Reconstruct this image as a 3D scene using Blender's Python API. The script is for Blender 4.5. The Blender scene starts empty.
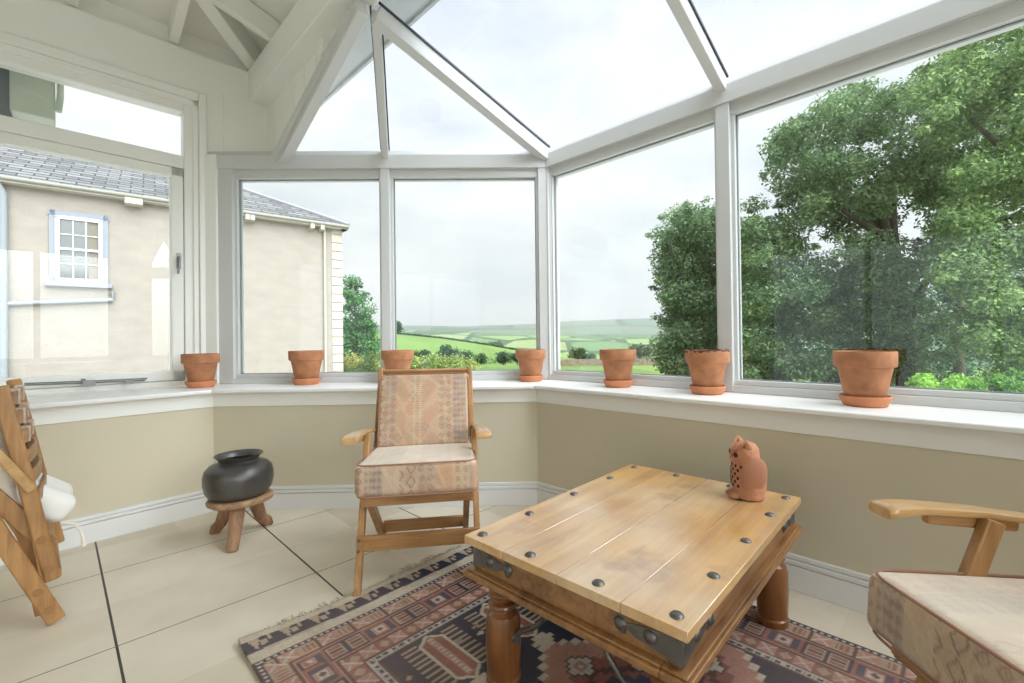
import bpy, bmesh, math, random
import numpy as np
from mathutils import Vector, Matrix
random.seed(7); RNG = np.random.default_rng(11)
scn = bpy.context.scene
COL = scn.collection
S2 = 2 ** -.5
R = math.radians

# ------------------------------------------------------------------ camera
f_px, ppx, ppy, H = 453.4, 526.5, 335.2, 1.1
yaw, pitch, roll = R(1.129), R(.417), R(-.703)
cam_d = bpy.data.cameras.new('camera'); cam = bpy.data.objects.new('camera', cam_d); COL.objects.link(cam)
Fv = Vector((math.sin(yaw) * math.cos(pitch), math.cos(yaw) * math.cos(pitch), math.sin(pitch)))
Xv = Vector((math.cos(yaw), -math.sin(yaw), 0)); Uv = Xv.cross(Fv)
X2 = Xv * math.cos(roll) + Uv * math.sin(roll); U2 = -Xv * math.sin(roll) + Uv * math.cos(roll)
M = Matrix((X2, U2, -Fv)).transposed().to_4x4(); M.translation = (0, 0, H); cam.matrix_world = M
cam_d.sensor_width = 36; cam_d.lens = f_px * 36 / 1024
cam_d.shift_x = -(ppx - 512) / 1024; cam_d.shift_y = (ppy - 341.5) / 1024
cam_d.clip_start = .02; cam_d.clip_end = 9000
scn.camera = cam

def far(px, py, depth):
    """world point seen at a photo pixel, at a chosen distance in front of the house (for the landscape)"""
    d = X2 * ((px - ppx) / f_px) - U2 * ((py - ppy) / f_px) + Fv
    return Vector((0, 0, H)) + d * depth

# ------------------------------------------------------------------ materials
def mat(name, col, rough=.5, metal=0, bump=0, bscale=60, var=0, vscale=6, spec=.5, stretch=None, coat=0, sheen=0):
    m = bpy.data.materials.new(name); m.use_nodes = True
    nt = m.node_tree; b = nt.nodes['Principled BSDF']
    b.inputs['Base Color'].default_value = (*col, 1); b.inputs['Roughness'].default_value = rough
    b.inputs['Metallic'].default_value = metal; b.inputs['Specular IOR Level'].default_value = spec
    b.inputs['Coat Weight'].default_value = coat; b.inputs['Sheen Weight'].default_value = sheen
    tc = nt.nodes.new('ShaderNodeTexCoord'); src = tc.outputs['Object']
    if stretch:
        mp = nt.nodes.new('ShaderNodeMapping'); mp.inputs['Scale'].default_value = stretch
        nt.links.new(src, mp.inputs['Vector']); src = mp.outputs['Vector']
    if var:
        n = nt.nodes.new('ShaderNodeTexNoise'); n.inputs['Scale'].default_value = vscale; n.inputs['Detail'].default_value = 6
        nt.links.new(src, n.inputs['Vector'])
        r = nt.nodes.new('ShaderNodeValToRGB'); e = r.color_ramp.elements
        e[0].position = .3; e[1].position = .7
        e[0].color = (*[c * (1 - var) for c in col], 1); e[1].color = (*[min(1, c * (1 + var)) for c in col], 1)
        nt.links.new(n.outputs['Fac'], r.inputs['Fac']); nt.links.new(r.outputs['Color'], b.inputs['Base Color'])
    if bump:
        n2 = nt.nodes.new('ShaderNodeTexNoise'); n2.inputs['Scale'].default_value = bscale; n2.inputs['Detail'].default_value = 4
        nt.links.new(src, n2.inputs['Vector'])
        bp = nt.nodes.new('ShaderNodeBump'); bp.inputs['Strength'].default_value = bump; bp.inputs['Distance'].default_value = .01
        nt.links.new(n2.outputs['Fac'], bp.inputs['Height']); nt.links.new(bp.outputs['Normal'], b.inputs['Normal'])
    return m

def wood(name, c1, c2, rough=.4, scale=(40, 2.5, 40), coat=0, cior=1.5, spots=0):
    """grain runs along local Y unless scale says otherwise"""
    m = bpy.data.materials.new(name); m.use_nodes = True
    nt = m.node_tree; b = nt.nodes['Principled BSDF']; b.inputs['Roughness'].default_value = rough
    b.inputs['Coat Weight'].default_value = coat; b.inputs['Coat Roughness'].default_value = .25; b.inputs['Coat IOR'].default_value = cior
    tc = nt.nodes.new('ShaderNodeTexCoord'); mp = nt.nodes.new('ShaderNodeMapping'); mp.inputs['Scale'].default_value = scale
    nt.links.new(tc.outputs['Object'], mp.inputs['Vector'])
    n = nt.nodes.new('ShaderNodeTexNoise'); n.inputs['Scale'].default_value = 1; n.inputs['Detail'].default_value = 8; n.inputs['Roughness'].default_value = .65; n.inputs['Distortion'].default_value = .6
    nt.links.new(mp.outputs['Vector'], n.inputs['Vector'])
    n2 = nt.nodes.new('ShaderNodeTexNoise'); n2.inputs['Scale'].default_value = 3.2; n2.inputs['Detail'].default_value = 3
    nt.links.new(tc.outputs['Object'], n2.inputs['Vector'])
    ad = nt.nodes.new('ShaderNodeMath'); ad.operation = 'ADD'
    ml = nt.nodes.new('ShaderNodeMath'); ml.operation = 'MULTIPLY'; ml.inputs[1].default_value = .7
    nt.links.new(n2.outputs['Fac'], ml.inputs[0]); nt.links.new(n.outputs['Fac'], ad.inputs[0]); nt.links.new(ml.outputs[0], ad.inputs[1])
    r = nt.nodes.new('ShaderNodeValToRGB'); e = r.color_ramp.elements; e[0].position = .62; e[1].position = 1.05
    e[0].color = (*c2, 1); e[1].color = (*c1, 1)
    nt.links.new(ad.outputs[0], r.inputs['Fac']); nt.links.new(r.outputs['Color'], b.inputs['Base Color'])
    if spots:                                             # knots, scorch marks and a few dark checks along the grain
        n3 = nt.nodes.new('ShaderNodeTexNoise'); n3.inputs['Scale'].default_value = 5.5; n3.inputs['Detail'].default_value = 5; nt.links.new(tc.outputs['Object'], n3.inputs['Vector'])
        r3 = nt.nodes.new('ShaderNodeValToRGB'); r3.color_ramp.elements[0].position = .60; r3.color_ramp.elements[1].position = .76
        r3.color_ramp.elements[1].color = (.75, .75, .75, 1); nt.links.new(n3.outputs['Fac'], r3.inputs['Fac'])
        mx3 = nt.nodes.new('ShaderNodeMix'); mx3.data_type = 'RGBA'; mx3.inputs['B'].default_value = (.22, .09, .03, 1)
        nt.links.new(r3.outputs['Color'], mx3.inputs['Factor']); nt.links.new(mx3.outputs['Result'], b.inputs['Base Color'])
        n4 = nt.nodes.new('ShaderNodeTexNoise'); n4.inputs['Scale'].default_value = 2.1; n4.inputs['Detail'].default_value = 4; nt.links.new(tc.outputs['Object'], n4.inputs['Vector'])
        r4 = nt.nodes.new('ShaderNodeValToRGB'); r4.color_ramp.elements[0].position = .42; r4.color_ramp.elements[1].position = .66; r4.color_ramp.elements[1].color = (.6, .6, .6, 1)
        nt.links.new(n4.outputs['Fac'], r4.inputs['Fac'])
        mx4 = nt.nodes.new('ShaderNodeMix'); mx4.data_type = 'RGBA'; mx4.inputs['B'].default_value = (.64, .52, .38, 1)      # pale worn finish, part of it window sheen put into the colour
        nt.links.new(r4.outputs['Color'], mx4.inputs['Factor']); nt.links.new(r.outputs['Color'], mx4.inputs['A']); nt.links.new(mx4.outputs['Result'], mx3.inputs['A'])
    bp = nt.nodes.new('ShaderNodeBump'); bp.inputs['Strength'].default_value = .12; bp.inputs['Distance'].default_value = .004
    nt.links.new(n.outputs['Fac'], bp.inputs['Height']); nt.links.new(bp.outputs['Normal'], b.inputs['Normal'])
    return m

def attr_mat(name, rough=.9, bump=.25, bscale=250, sheen=.0, trans=0, mottled=0):
    m = bpy.data.materials.new(name); m.use_nodes = True
    nt = m.node_tree; b = nt.nodes['Principled BSDF']; b.inputs['Roughness'].default_value = rough
    b.inputs['Specular IOR Level'].default_value = .25; b.inputs['Sheen Weight'].default_value = sheen
    a = nt.nodes.new('ShaderNodeAttribute'); a.attribute_name = 'col'
    csrc = a.outputs['Color']
    if mottled:
        tc = nt.nodes.new('ShaderNodeTexCoord'); n = nt.nodes.new('ShaderNodeTexNoise'); n.inputs['Scale'].default_value = 9; n.inputs['Detail'].default_value = 8
        nt.links.new(tc.outputs['Object'], n.inputs['Vector'])
        hs = nt.nodes.new('ShaderNodeHueSaturation'); mr = nt.nodes.new('ShaderNodeMapRange')
        mr.inputs['To Min'].default_value = 1 - mottled; mr.inputs['To Max'].default_value = 1 + mottled
        nt.links.new(n.outputs['Fac'], mr.inputs['Value']); nt.links.new(mr.outputs['Result'], hs.inputs['Value'])
        nt.links.new(csrc, hs.inputs['Color']); csrc = hs.outputs['Color']
    nt.links.new(csrc, b.inputs['Base Color'])
    if bump:
        tc = nt.nodes.new('ShaderNodeTexCoord'); n = nt.nodes.new('ShaderNodeTexNoise'); n.inputs['Scale'].default_value = bscale
        nt.links.new(tc.outputs['Object'], n.inputs['Vector'])
        bp = nt.nodes.new('ShaderNodeBump'); bp.inputs['Strength'].default_value = bump; bp.inputs['Distance'].default_value = .004
        nt.links.new(n.outputs['Fac'], bp.inputs['Height']); nt.links.new(bp.outputs['Normal'], b.inputs['Normal'])
    if trans:
        t = nt.nodes.new('ShaderNodeBsdfTranslucent'); nt.links.new(csrc, t.inputs['Color'])
        mx = nt.nodes.new('ShaderNodeMixShader'); mx.inputs[0].default_value = trans
        nt.links.new(b.outputs[0], mx.inputs[1]); nt.links.new(t.outputs[0], mx.inputs[2])
        nt.links.new(mx.outputs[0], nt.nodes['Material Output'].inputs['Surface'])
    return m

def glass_mat(name, tint=(.95, .97, .96), ior=1.5):
    m = bpy.data.materials.new(name); m.use_nodes = True; nt = m.node_tree
    nt.nodes.remove(nt.nodes['Principled BSDF'])
    t = nt.nodes.new('ShaderNodeBsdfTransparent'); t.inputs['Color'].default_value = (*tint, 1)
    g = nt.nodes.new('ShaderNodeBsdfGlossy'); g.inputs['Roughness'].default_value = 0.0
    lw = nt.nodes.new('ShaderNodeLayerWeight'); lw.inputs['Blend'].default_value = .5
    pw = nt.nodes.new('ShaderNodeMath'); pw.operation = 'POWER'; pw.inputs[1].default_value = 5; nt.links.new(lw.outputs['Facing'], pw.inputs[0])
    fr = nt.nodes.new('ShaderNodeMath'); fr.operation = 'MULTIPLY_ADD'; fr.inputs[1].default_value = .96; fr.inputs[2].default_value = .04; nt.links.new(pw.outputs[0], fr.inputs[0])
    mx = nt.nodes.new('ShaderNodeMixShader')
    nt.links.new(fr.outputs[0], mx.inputs[0]); nt.links.new(t.outputs[0], mx.inputs[1]); nt.links.new(g.outputs[0], mx.inputs[2])
    nt.links.new(mx.outputs[0], nt.nodes['Material Output'].inputs['Surface'])
    return m

M_ = {}
M_['cream'] = mat('cream_wall_paint', (.63, .57, .43), .75, bump=.06, bscale=180, var=.03, vscale=2)
M_['white'] = mat('white_gloss_paint', (.86, .86, .815), .38, bump=.03, bscale=50)
M_['frame'] = mat('window_frame_paint', (.60, .61, .60), .35, bump=.02, bscale=50)
M_['sill'] = mat('sill_paint', (.82, .815, .79), .32)
M_['skirt'] = mat('skirting_paint', (.76, .76, .745), .4)
M_['board'] = mat('ceiling_board_paint', (.86, .86, .815), .5, bump=.03, bscale=30)
M_['gasket'] = mat('black_rubber', (.03, .032, .04), .5)
M_['glass'] = glass_mat('window_glass')
M_['roofglass'] = glass_mat('roof_glass', (.95, .97, .99))
M_['terra'] = mat('terracotta', (.43, .185, .088), .8, bump=.12, bscale=120, var=.26, vscale=13)
M_['terra2'] = mat('terracotta_saucer', (.56, .22, .10), .75, bump=.08, bscale=120, var=.1, vscale=14)
M_['owl'] = mat('terracotta_owl', (.48, .215, .118), .8, bump=.5, bscale=75, var=.1, vscale=14)
M_['dark'] = mat('dark_hole', (.02, .012, .01), .8)
M_['pewter'] = mat('blackened_metal', (.10, .095, .09), .34, metal=.6, bump=.12, bscale=22, var=.25, vscale=9)
M_['iron'] = mat('dark_iron', (.15, .14, .13), .42, metal=.7, bump=.25, bscale=60, var=.3, vscale=20)
M_['chrome'] = mat('brushed_steel', (.25, .25, .25), .3, metal=.9)
M_['twood'] = wood('honey_mango_wood', (.64, .355, .095), (.40, .185, .04), .42, (1.6, 20, 20), coat=1.0, cior=2.3, spots=1)
M_['tside'] = wood('table_side_wood', (.33, .16, .055), (.12, .05, .018), .42, (3, 30, 30), coat=.3)
M_['tleg'] = wood('table_leg_wood', (.25, .095, .026), (.07, .025, .009), .3, (22, 22, 2.2), coat=.4)
M_['chair'] = wood('oiled_teak', (.48, .26, .10), (.24, .11, .036), .42, (30, 2.2, 30))
M_['chairx'] = wood('oiled_teak_cross', (.48, .26, .10), (.24, .11, .036), .42, (2.2, 30, 30))
M_['plugl'] = mat('wood_plug', (.30, .145, .05), .5)
M_['chairp'] = mat('darker_wood_plug', (.16, .07, .025), .5)
M_['arm'] = wood('varnished_arm_wood', (.56, .34, .14), (.38, .20, .07), .3, (28, 2, 28), coat=.5)
M_['stool'] = wood('weathered_stool_wood', (.36, .20, .105), (.13, .06, .03), .6, (24, 24, 3))
M_['stooltop'] = wood('stool_seat_wood', (.50, .32, .18), (.24, .13, .065), .65, (20, 20, 20))
M_['fabric'] = attr_mat('kilim_print_fabric', .95, .35, 420, sheen=.25, mottled=.16)
M_['calico'] = mat('calico_cotton', (.78, .72, .62), .95, bump=.25, bscale=40, var=.06, vscale=12)
M_['white_cotton'] = mat('white_cotton', (.86, .84, .79), .95, bump=.2, bscale=30)
M_['rug'] = attr_mat('woven_rug', 1.0, .5, 330, mottled=.28)
M_['fringe'] = mat('rug_fringe', (.62, .54, .42), 1.0, bump=.5, bscale=120, var=.12, vscale=30)

# ------------------------------------------------------------------ mesh helpers
class MB:
    def __init__(s): s.v = []; s.f = []
    def add(s, vs, fs):
        k = len(s.v); s.v += [tuple(v) for v in vs]; s.f += [tuple(i + k for i in q) for q in fs]; return s
    def box(s, x0, x1, y0, y1, z0, z1):
        return s.add([(x0, y0, z0), (x1, y0, z0), (x1, y1, z0), (x0, y1, z0), (x0, y0, z1), (x1, y0, z1), (x1, y1, z1), (x0, y1, z1)],
                     [(0, 3, 2, 1), (4, 5, 6, 7), (0, 1, 5, 4), (1, 2, 6, 5), (2, 3, 7, 6), (3, 0, 4, 7)])
    def prism(s, pts, z0, z1):
        n = len(pts)
        return s.add([(*p[:2], z0) for p in pts] + [(*p[:2], z1) for p in pts],
                     [tuple(range(n - 1, -1, -1)), tuple(range(n, 2 * n))] + [(i, (i + 1) % n, n + (i + 1) % n, n + i) for i in range(n)])
    def hexa(s, a, b):
        """two matching quads (lists of 4 points)"""
        return s.add(list(a) + list(b), [(3, 2, 1, 0), (4, 5, 6, 7)] + [(i, (i + 1) % 4, 4 + (i + 1) % 4, 4 + i) for i in range(4)])
    def loft(s, rings, cap=True):
        n = len(rings[0]); k = len(s.v)
        vs = [p for r in rings for p in r]; fs = []
        for j in range(len(rings) - 1):
            for i in range(n):
                fs.append((j * n + i, j * n + (i + 1) % n, (j + 1) * n + (i + 1) % n, (j + 1) * n + i))
        if cap: fs += [tuple(range(n - 1, -1, -1)), tuple((len(rings) - 1) * n + i for i in range(n))]
        return s.add(vs, fs)
    def beam(s, p, q, w, d, up=(0, 0, 1)):
        """square bar from p to q; w across, d along the direction nearest up"""
        p = Vector(p); q = Vector(q); t = (q - p).normalized(); up = Vector(up)
        a = t.cross(up).normalized(); b = a.cross(t).normalized()
        o = [(-w / 2, -d / 2), (w / 2, -d / 2), (w / 2, d / 2), (-w / 2, d / 2)]
        return s.loft([[p + a * i + b * j for i, j in o], [q + a * i + b * j for i, j in o]])
    def tube(s, path, rad, n=10, cap=True):
        path = [Vector(p) for p in path]; rings = []
        prev = None
        for i, p in enumerate(path):
            t = (path[min(i + 1, len(path) - 1)] - path[max(i - 1, 0)]).normalized()
            if prev is None: a = t.orthogonal().normalized()
            else: a = (prev - t * prev.dot(t)).normalized()
            prev = a; b = t.cross(a); r = rad[i] if isinstance(rad, (list, tuple)) else rad
            rings.append([p + (a * math.cos(2 * math.pi * k / n) + b * math.sin(2 * math.pi * k / n)) * r for k in range(n)])
        return s.loft(rings, cap)
    def lathe(s, prof, n=32, c=(0, 0, 0), cap=True):
        rings = [[(c[0] + r * math.cos(2 * math.pi * k / n), c[1] + r * math.sin(2 * math.pi * k / n), c[2] + z) for k in range(n)] for r, z in prof]
        return s.loft(rings, cap)
    def build(s, name, m, parent=None, smooth=False, bevel=0, seg=2, angle=40):
        me = bpy.data.meshes.new(name); me.from_pydata([tuple(v) for v in s.v], [], s.f); me.update()
        bm = bmesh.new(); bm.from_mesh(me); bmesh.ops.recalc_face_normals(bm, faces=bm.faces); bm.to_mesh(me); bm.free()
        o = bpy.data.objects.new(name, me); COL.objects.link(o)
        if m: me.materials.append(m)
        if parent: o.parent = parent
        if bevel:
            b = o.modifiers.new('bevel', 'BEVEL'); b.width = bevel; b.segments = seg; b.limit_method = 'ANGLE'; b.angle_limit = R(30)
        if smooth or bevel:
            me.polygons.foreach_set('use_smooth', [True] * len(me.polygons))
            if smooth != 'full':
                me.set_sharp_from_angle(angle=R(angle))
        return o

def tag(o, label=None, cat=None, group=None, kind=None):
    if label: o['label'] = label
    if cat: o['category'] = cat
    if group: o['group'] = group
    if kind: o['kind'] = kind
    return o
def thing(name, label, cat, loc=(0, 0, 0), rz=0, group=None):
    o = bpy.data.objects.new(name, None); COL.objects.link(o); o.empty_display_size = .1
    o.location = loc; o.rotation_euler = (0, 0, rz)
    return tag(o, label, cat, group)
def copy_tree(o, parent=None):
    c = o.copy(); COL.objects.link(c)
    if parent: c.parent = parent
    for ch in list(o.children): copy_tree(ch, c)
    return c
def set_col(o, cols):
    a = o.data.color_attributes.new('col', 'FLOAT_COLOR', 'POINT')
    c = np.ones((len(cols), 4), np.float32); c[:, :3] = cols
    a.data.foreach_set('color', c.ravel())
def srgb(*c): return tuple((x / 255 / 12.92) if x / 255 < .04045 else ((x / 255 + .055) / 1.055) ** 2.4 for x in c)

# ------------------------------------------------------------------ plan of the room
# u runs from the house towards the bay front, v along the bay; A left wall, B angled wall, C bay front, D angled, E right end
def uv(u, v, z=None):
    p = ((u + v) * S2, (u - v) * S2); return p if z is None else (*p, z)
AB = Vector((-1.916, 3.0)); BC = Vector((.080, 3.0))
plan = [Vector(uv(-2.6, -3.476)), AB, BC, Vector(uv(2.178, 1.3)), Vector(uv(.766, 2.71)), Vector(uv(-2.6, 2.71))]
SEG = 'ABCDE'
def nrm(i):
    t = (plan[i + 1] - plan[i]).normalized(); return Vector((t.y, -t.x))
AB2 = Vector((-1.992, 3.0)); BC2 = Vector((.116, 3.0)); A_thru = Vector((-2.44, 2.476))
plan_low = [AB2 + (A_thru - AB2).normalized() * 3.5, AB2, BC2, plan[3] + Vector((.018, .018)), plan[4] + Vector((.018, .018)), plan[5]]
def corner(k, offs, pl=None):
    """plan corner k, with wall segment offsets (towards the room) offs=[A..E]"""
    pl = pl or plan
    def nr(i):
        t = (pl[i + 1] - pl[i]).normalized(); return Vector((t.y, -t.x))
    if k in (0, 5):
        i = 0 if k == 0 else 4
        return pl[k] + nr(i) * offs[i]
    n1, n2 = nr(k - 1), nr(k); c1 = n1.dot(pl[k]) + offs[k - 1]; c2 = n2.dot(pl[k]) + offs[k]
    det = n1.x * n2.y - n1.y * n2.x
    return Vector(((c1 * n2.y - c2 * n1.y) / det, (n1.x * c2 - n2.x * c1) / det))
def ofs(a, b=None):
    b = a if b is None else b; return [a, b, b, b, a]
def seg_prism(mb, i, o_in, o_out, z0, z1, zt_out=None, low=0):
    """mitred strip of wall segment i between two offset lists, optional sloping top"""
    a, b = [corner(k, o_in, plan_low if low else plan) for k in (i, i + 1)]; d, c = [corner(k, o_out, plan_low if low == 2 else plan) for k in (i, i + 1)]
    zo = z1 if zt_out is None else zt_out
    return mb.hexa([(*a, z0), (*b, z0), (*c, z0), (*d, z0)], [(*a, z1), (*b, z1), (*c, zo), (*d, zo)])
def along(i, o, t, z=None):
    """point on segment i at offset list o, t metres from its first corner"""
    p = corner(i, o); q = p + (plan[i + 1] - plan[i]).normalized() * t
    return (q.x, q.y) if z is None else (q.x, q.y, z)
def seg_box(mb, i, base, t0, t1, o0, o1, z0, z1):
    """box on segment i; t measured from the corner of the `base` offsets; o0..o1 offset from the wall line"""
    t = (plan[i + 1] - plan[i]).normalized(); n = nrm(i); p = corner(i, base); p = p - n * (n.dot(p) - n.dot(plan[i]))
    q = [p + t * t0 + n * o0, p + t * t1 + n * o0, p + t * t1 + n * o1, p + t * t0 + n * o1]
    return mb.prism(q, z0, z1)
SIDES = ['left', 'back', 'right', 'corner', 'end']

# ---- floor (local axes are u and v)
fl = MB().box(-2.7, 2.3, -3.6, 2.9, -.06, 0)
fl.v = [(*uv(v[0], v[1]), v[2]) for v in fl.v]
def floor_mat():
    m = bpy.data.materials.new('stone_floor_tiles'); m.use_nodes = True; nt = m.node_tree; b = nt.nodes['Principled BSDF']
    N = nt.nodes.new; L = nt.links.new
    tc = N('ShaderNodeTexCoord'); mp = N('ShaderNodeMapping'); mp.inputs['Rotation'].default_value = (0, 0, -R(45))
    L(tc.outputs['Object'], mp.inputs['Vector'])
    sp = N('ShaderNodeSeparateXYZ'); L(mp.outputs['Vector'], sp.inputs[0])      # x -> u , y -> -v
    def math_(op, a, bb=None):
        n = N('ShaderNodeMath'); n.operation = op
        for k, x in enumerate((a, bb)):
            if x is None: continue
            if isinstance(x, (int, float)): n.inputs[k].default_value = x
            else: L(x, n.inputs[k])
        return n.outputs[0]
    def line(src, period, off, width):
        x = math_('SUBTRACT', src, off); x = math_('DIVIDE', x, period); cell = math_('FLOOR', math_('ADD', x, .5))
        fr = math_('ABSOLUTE', math_('SUBTRACT', x, cell)); d = math_('MULTIPLY', fr, period)
        return math_('LESS_THAN', d, width), cell
    gu, cu = line(sp.outputs['X'], .705, .152, .004); gv, cv = line(sp.outputs['Y'], .755, 2.985, .0028)
    cb = N('ShaderNodeCombineXYZ'); L(cu, cb.inputs[0]); L(cv, cb.inputs[1])
    wn = N('ShaderNodeTexWhiteNoise'); wn.noise_dimensions = '2D'; L(cb.outputs[0], wn.inputs['Vector'])
    ns = N('ShaderNodeTexNoise'); ns.inputs['Scale'].default_value = 3.0; ns.inputs['Detail'].default_value = 7; L(tc.outputs['Object'], ns.inputs['Vector'])
    s = math_('ADD', math_('MULTIPLY', wn.outputs['Value'], .35), math_('MULTIPLY', ns.outputs['Fac'], .9))
    r = N('ShaderNodeValToRGB'); e = r.color_ramp.elements; e[0].position = .3; e[1].position = .95
    e[0].color = (*srgb(194, 181, 159), 1); e[1].color = (*srgb(222, 213, 195), 1); L(s, r.inputs['Fac'])
    mx = N('ShaderNodeMix'); mx.data_type = 'RGBA'; L(gu, mx.inputs['Factor']); L(r.outputs['Color'], mx.inputs['A']); mx.inputs['B'].default_value = (.035, .03, .026, 1)
    mx2 = N('ShaderNodeMix'); mx2.data_type = 'RGBA'; L(gv, mx2.inputs['Factor']); L(mx.outputs['Result'], mx2.inputs['A']); mx2.inputs['B'].default_value = (.12, .1, .08, 1)
    L(mx2.outputs['Result'], b.inputs['Base Color']); b.inputs['Roughness'].default_value = .5
    bp = N('ShaderNodeBump'); bp.inputs['Strength'].default_value = .35; bp.inputs['Distance'].default_value = .004; bp.invert = True
    L(math_('MAXIMUM', gu, gv), bp.inputs['Height']); L(bp.outputs['Normal'], b.inputs['Normal'])
    return m
tag(fl.build('floor', floor_mat()), kind='structure')

# ---- dwarf walls, skirting, sills
WALL_O = ofs(-.02); BACK_O = [-.68, -.52, -.52, -.52, -.68]
for i, sd in enumerate(SIDES):
    w = MB(); seg_prism(w, i, WALL_O, BACK_O, -.06, .765, low=1)
    tag(w.build('wall_' + sd, M_['cream']), kind='structure')
    b = MB()
    for o_, z0_, z1_ in ((0, 0, .106), (-.013, .106, .110), (.001, .110, .128), (-.013, .128, .132), (-.006, .132, .15)):
        seg_prism(b, i, ofs(o_), WALL_O, z0_, z1_, low=2)
    tag(b.build('baseboard_' + sd, M_['skirt'], bevel=.0015, seg=1), kind='structure')
    s = MB()
    seg_prism(s, i, ofs(.04), [-.5, -.38, -.38, -.38, -.5], .768, .795, low=1)
    tr = tag(s.build('trim_%d' % (i + 1), M_['sill'], bevel=.008, seg=3), kind='structure')
    q = MB(); seg_prism(q, i, ofs(-.012), WALL_O, .678, .768, low=2); q.build('sill_apron', M_['white'], tr, bevel=.002)
tr = None

# ---- bay windows: frames built on the glazing line
G = [-.52, -.39, -.39, -.39, -.52]          # glazing line
def frame_bar(mb, i, t0, t1, z0, z1, face=-.345, back=-.45):
    seg_box(mb, i, G, t0, t1, face, back, z0, z1)
ZB, ZT = .862, 2.305
def length(i, o): return (corner(i + 1, o) - corner(i, o)).length
def bay_window(i, idx, panes, name_side):
    L = length(i, G); mb = MB()
    # bottom rail with a sloped bead, head with reveal beads, posts
    seg_prism(mb, i, [-.5, -.355, -.355, -.355, -.5], [-.6, -.47, -.47, -.47, -.6], .795, .835)
    seg_prism(mb, i, [-.5, -.372, -.372, -.372, -.5], [-.6, -.46, -.46, -.46, -.6], .835, ZB)
    seg_prism(mb, i, [-.5, -.372, -.372, -.372, -.5], [-.6, -.47, -.47, -.47, -.6], ZT, 2.375)
    seg_prism(mb, i, [-.5, -.340, -.340, -.340, -.5], [-.6, -.47, -.47, -.47, -.6], 2.365, 2.462)
    seg_prism(mb, i, [-.5, -.345, -.345, -.345, -.5], [-.53, -.375, -.375, -.375, -.53], 2.462, 2.468, 2.508)
    seg_prism(mb, i, [-.53, -.375, -.375, -.375, -.53], [-.6, -.47, -.47, -.47, -.6], 2.462, 2.508, 2.47)
    edges = [0] + [t for p in panes for t in p] + [L]
    for k in range(0, len(edges), 2):
        t0, t1 = edges[k], edges[k + 1]
        m0, m1 = (.0 if k == 0 else .018), (.0 if k == len(edges) - 2 else .018)
        frame_bar(mb, i, t0 - (.02 if k == 0 else 0), t1 + (.02 if k == len(edges) - 2 else 0), .8, 2.4, -.378, -.45)
        frame_bar(mb, i, t0 + m0 - (.02 if k == 0 else 0), t1 - m1 + (.02 if k == len(edges) - 2 else 0), .8, 2.4, -.348, -.38)
    w = tag(mb.build('window_%d' % idx, M_['frame'], bevel=.004), kind='structure')
    for t0, t1 in panes:
        p = MB(); seg_box(p, i, G, t0 - .01, t1 + .01, -.408, -.414, ZB - .01, ZT + .01); p.build('pane', M_['glass'], w)
        g = MB()
        for (a, b_, z0, z1) in ((t0 - .001, t0 + .006, ZB, ZT), (t1 - .006, t1 + .001, ZB, ZT), (t0, t1, ZT - .006, ZT), (t0, t1, ZB, ZB + .005)):
            seg_box(g, i, G, a, b_, -.404, -.420, z0, z1)
        g.build('gasket', mat('seal_grey', (.25, .27, .27), .5), w)
    return w
xB0 = corner(1, G).x
w1 = bay_window(1, 2, [(-2.055 - xB0, -1.015 - xB0), (-.914 - xB0, .147 - xB0)], 'back')
w2 = bay_window(2, 3, [(.05, 1.242), (1.351, 2.545), (2.655, 3.64)], 'right')
w3 = bay_window(3, 4, [(.1, 1.05), (1.15, 2.2)], 'corner')
# trim board on the left jamb of the angled window
mb = MB(); frame_bar(mb, 1, 0.0, .085, .796, 2.47, -.33, -.36)
mb.build('jamb_board', M_['white'], w1, bevel=.004)

# ---- left wall A upper part: casement with top light
WA = [-.50, -.39, -.39, -.39, -.50]
def a_box(mb, t0, t1, o0, o1, z0, z1):
    """on wall A; t counted from the corner with B towards the house"""
    n = nrm(0); t = -(plan[1] - plan[0]).normalized(); c = corner(1, [-.5, -.36, -.36, -.36, -.5])
    c = c - n * (n.dot(c) - n.dot(plan[0]))
    q = [c + t * t0 + n * o0, c + t * t1 + n * o0, c + t * t1 + n * o1, c + t * t0 + n * o1]
    return mb.prism(q, z0, z1)
TW0, TW1 = .135, 2.02
mb = MB()
a_box(mb, -.62, 3.62, -.50, -.70, 2.90, 3.20); a_box(mb, -.72, 3.75, -.60, -.72, 3.20, 3.40); a_box(mb, TW1 + .12, 3.62, -.50, -.70, .765, 2.90); a_box(mb, -.62, .02, -.50, -.70, 2.46, 2.90)
a_box(mb, -.02, .02, -.50, -.70, .765, 2.46); a_box(mb, -.245, -.105, -.488, -.51, 2.45, 2.97)
tag(mb.build('wall_upper_left', M_['white']), kind='structure')
mb = MB()
for a in ((.0, .035, 0, -.003),): pass
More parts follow.
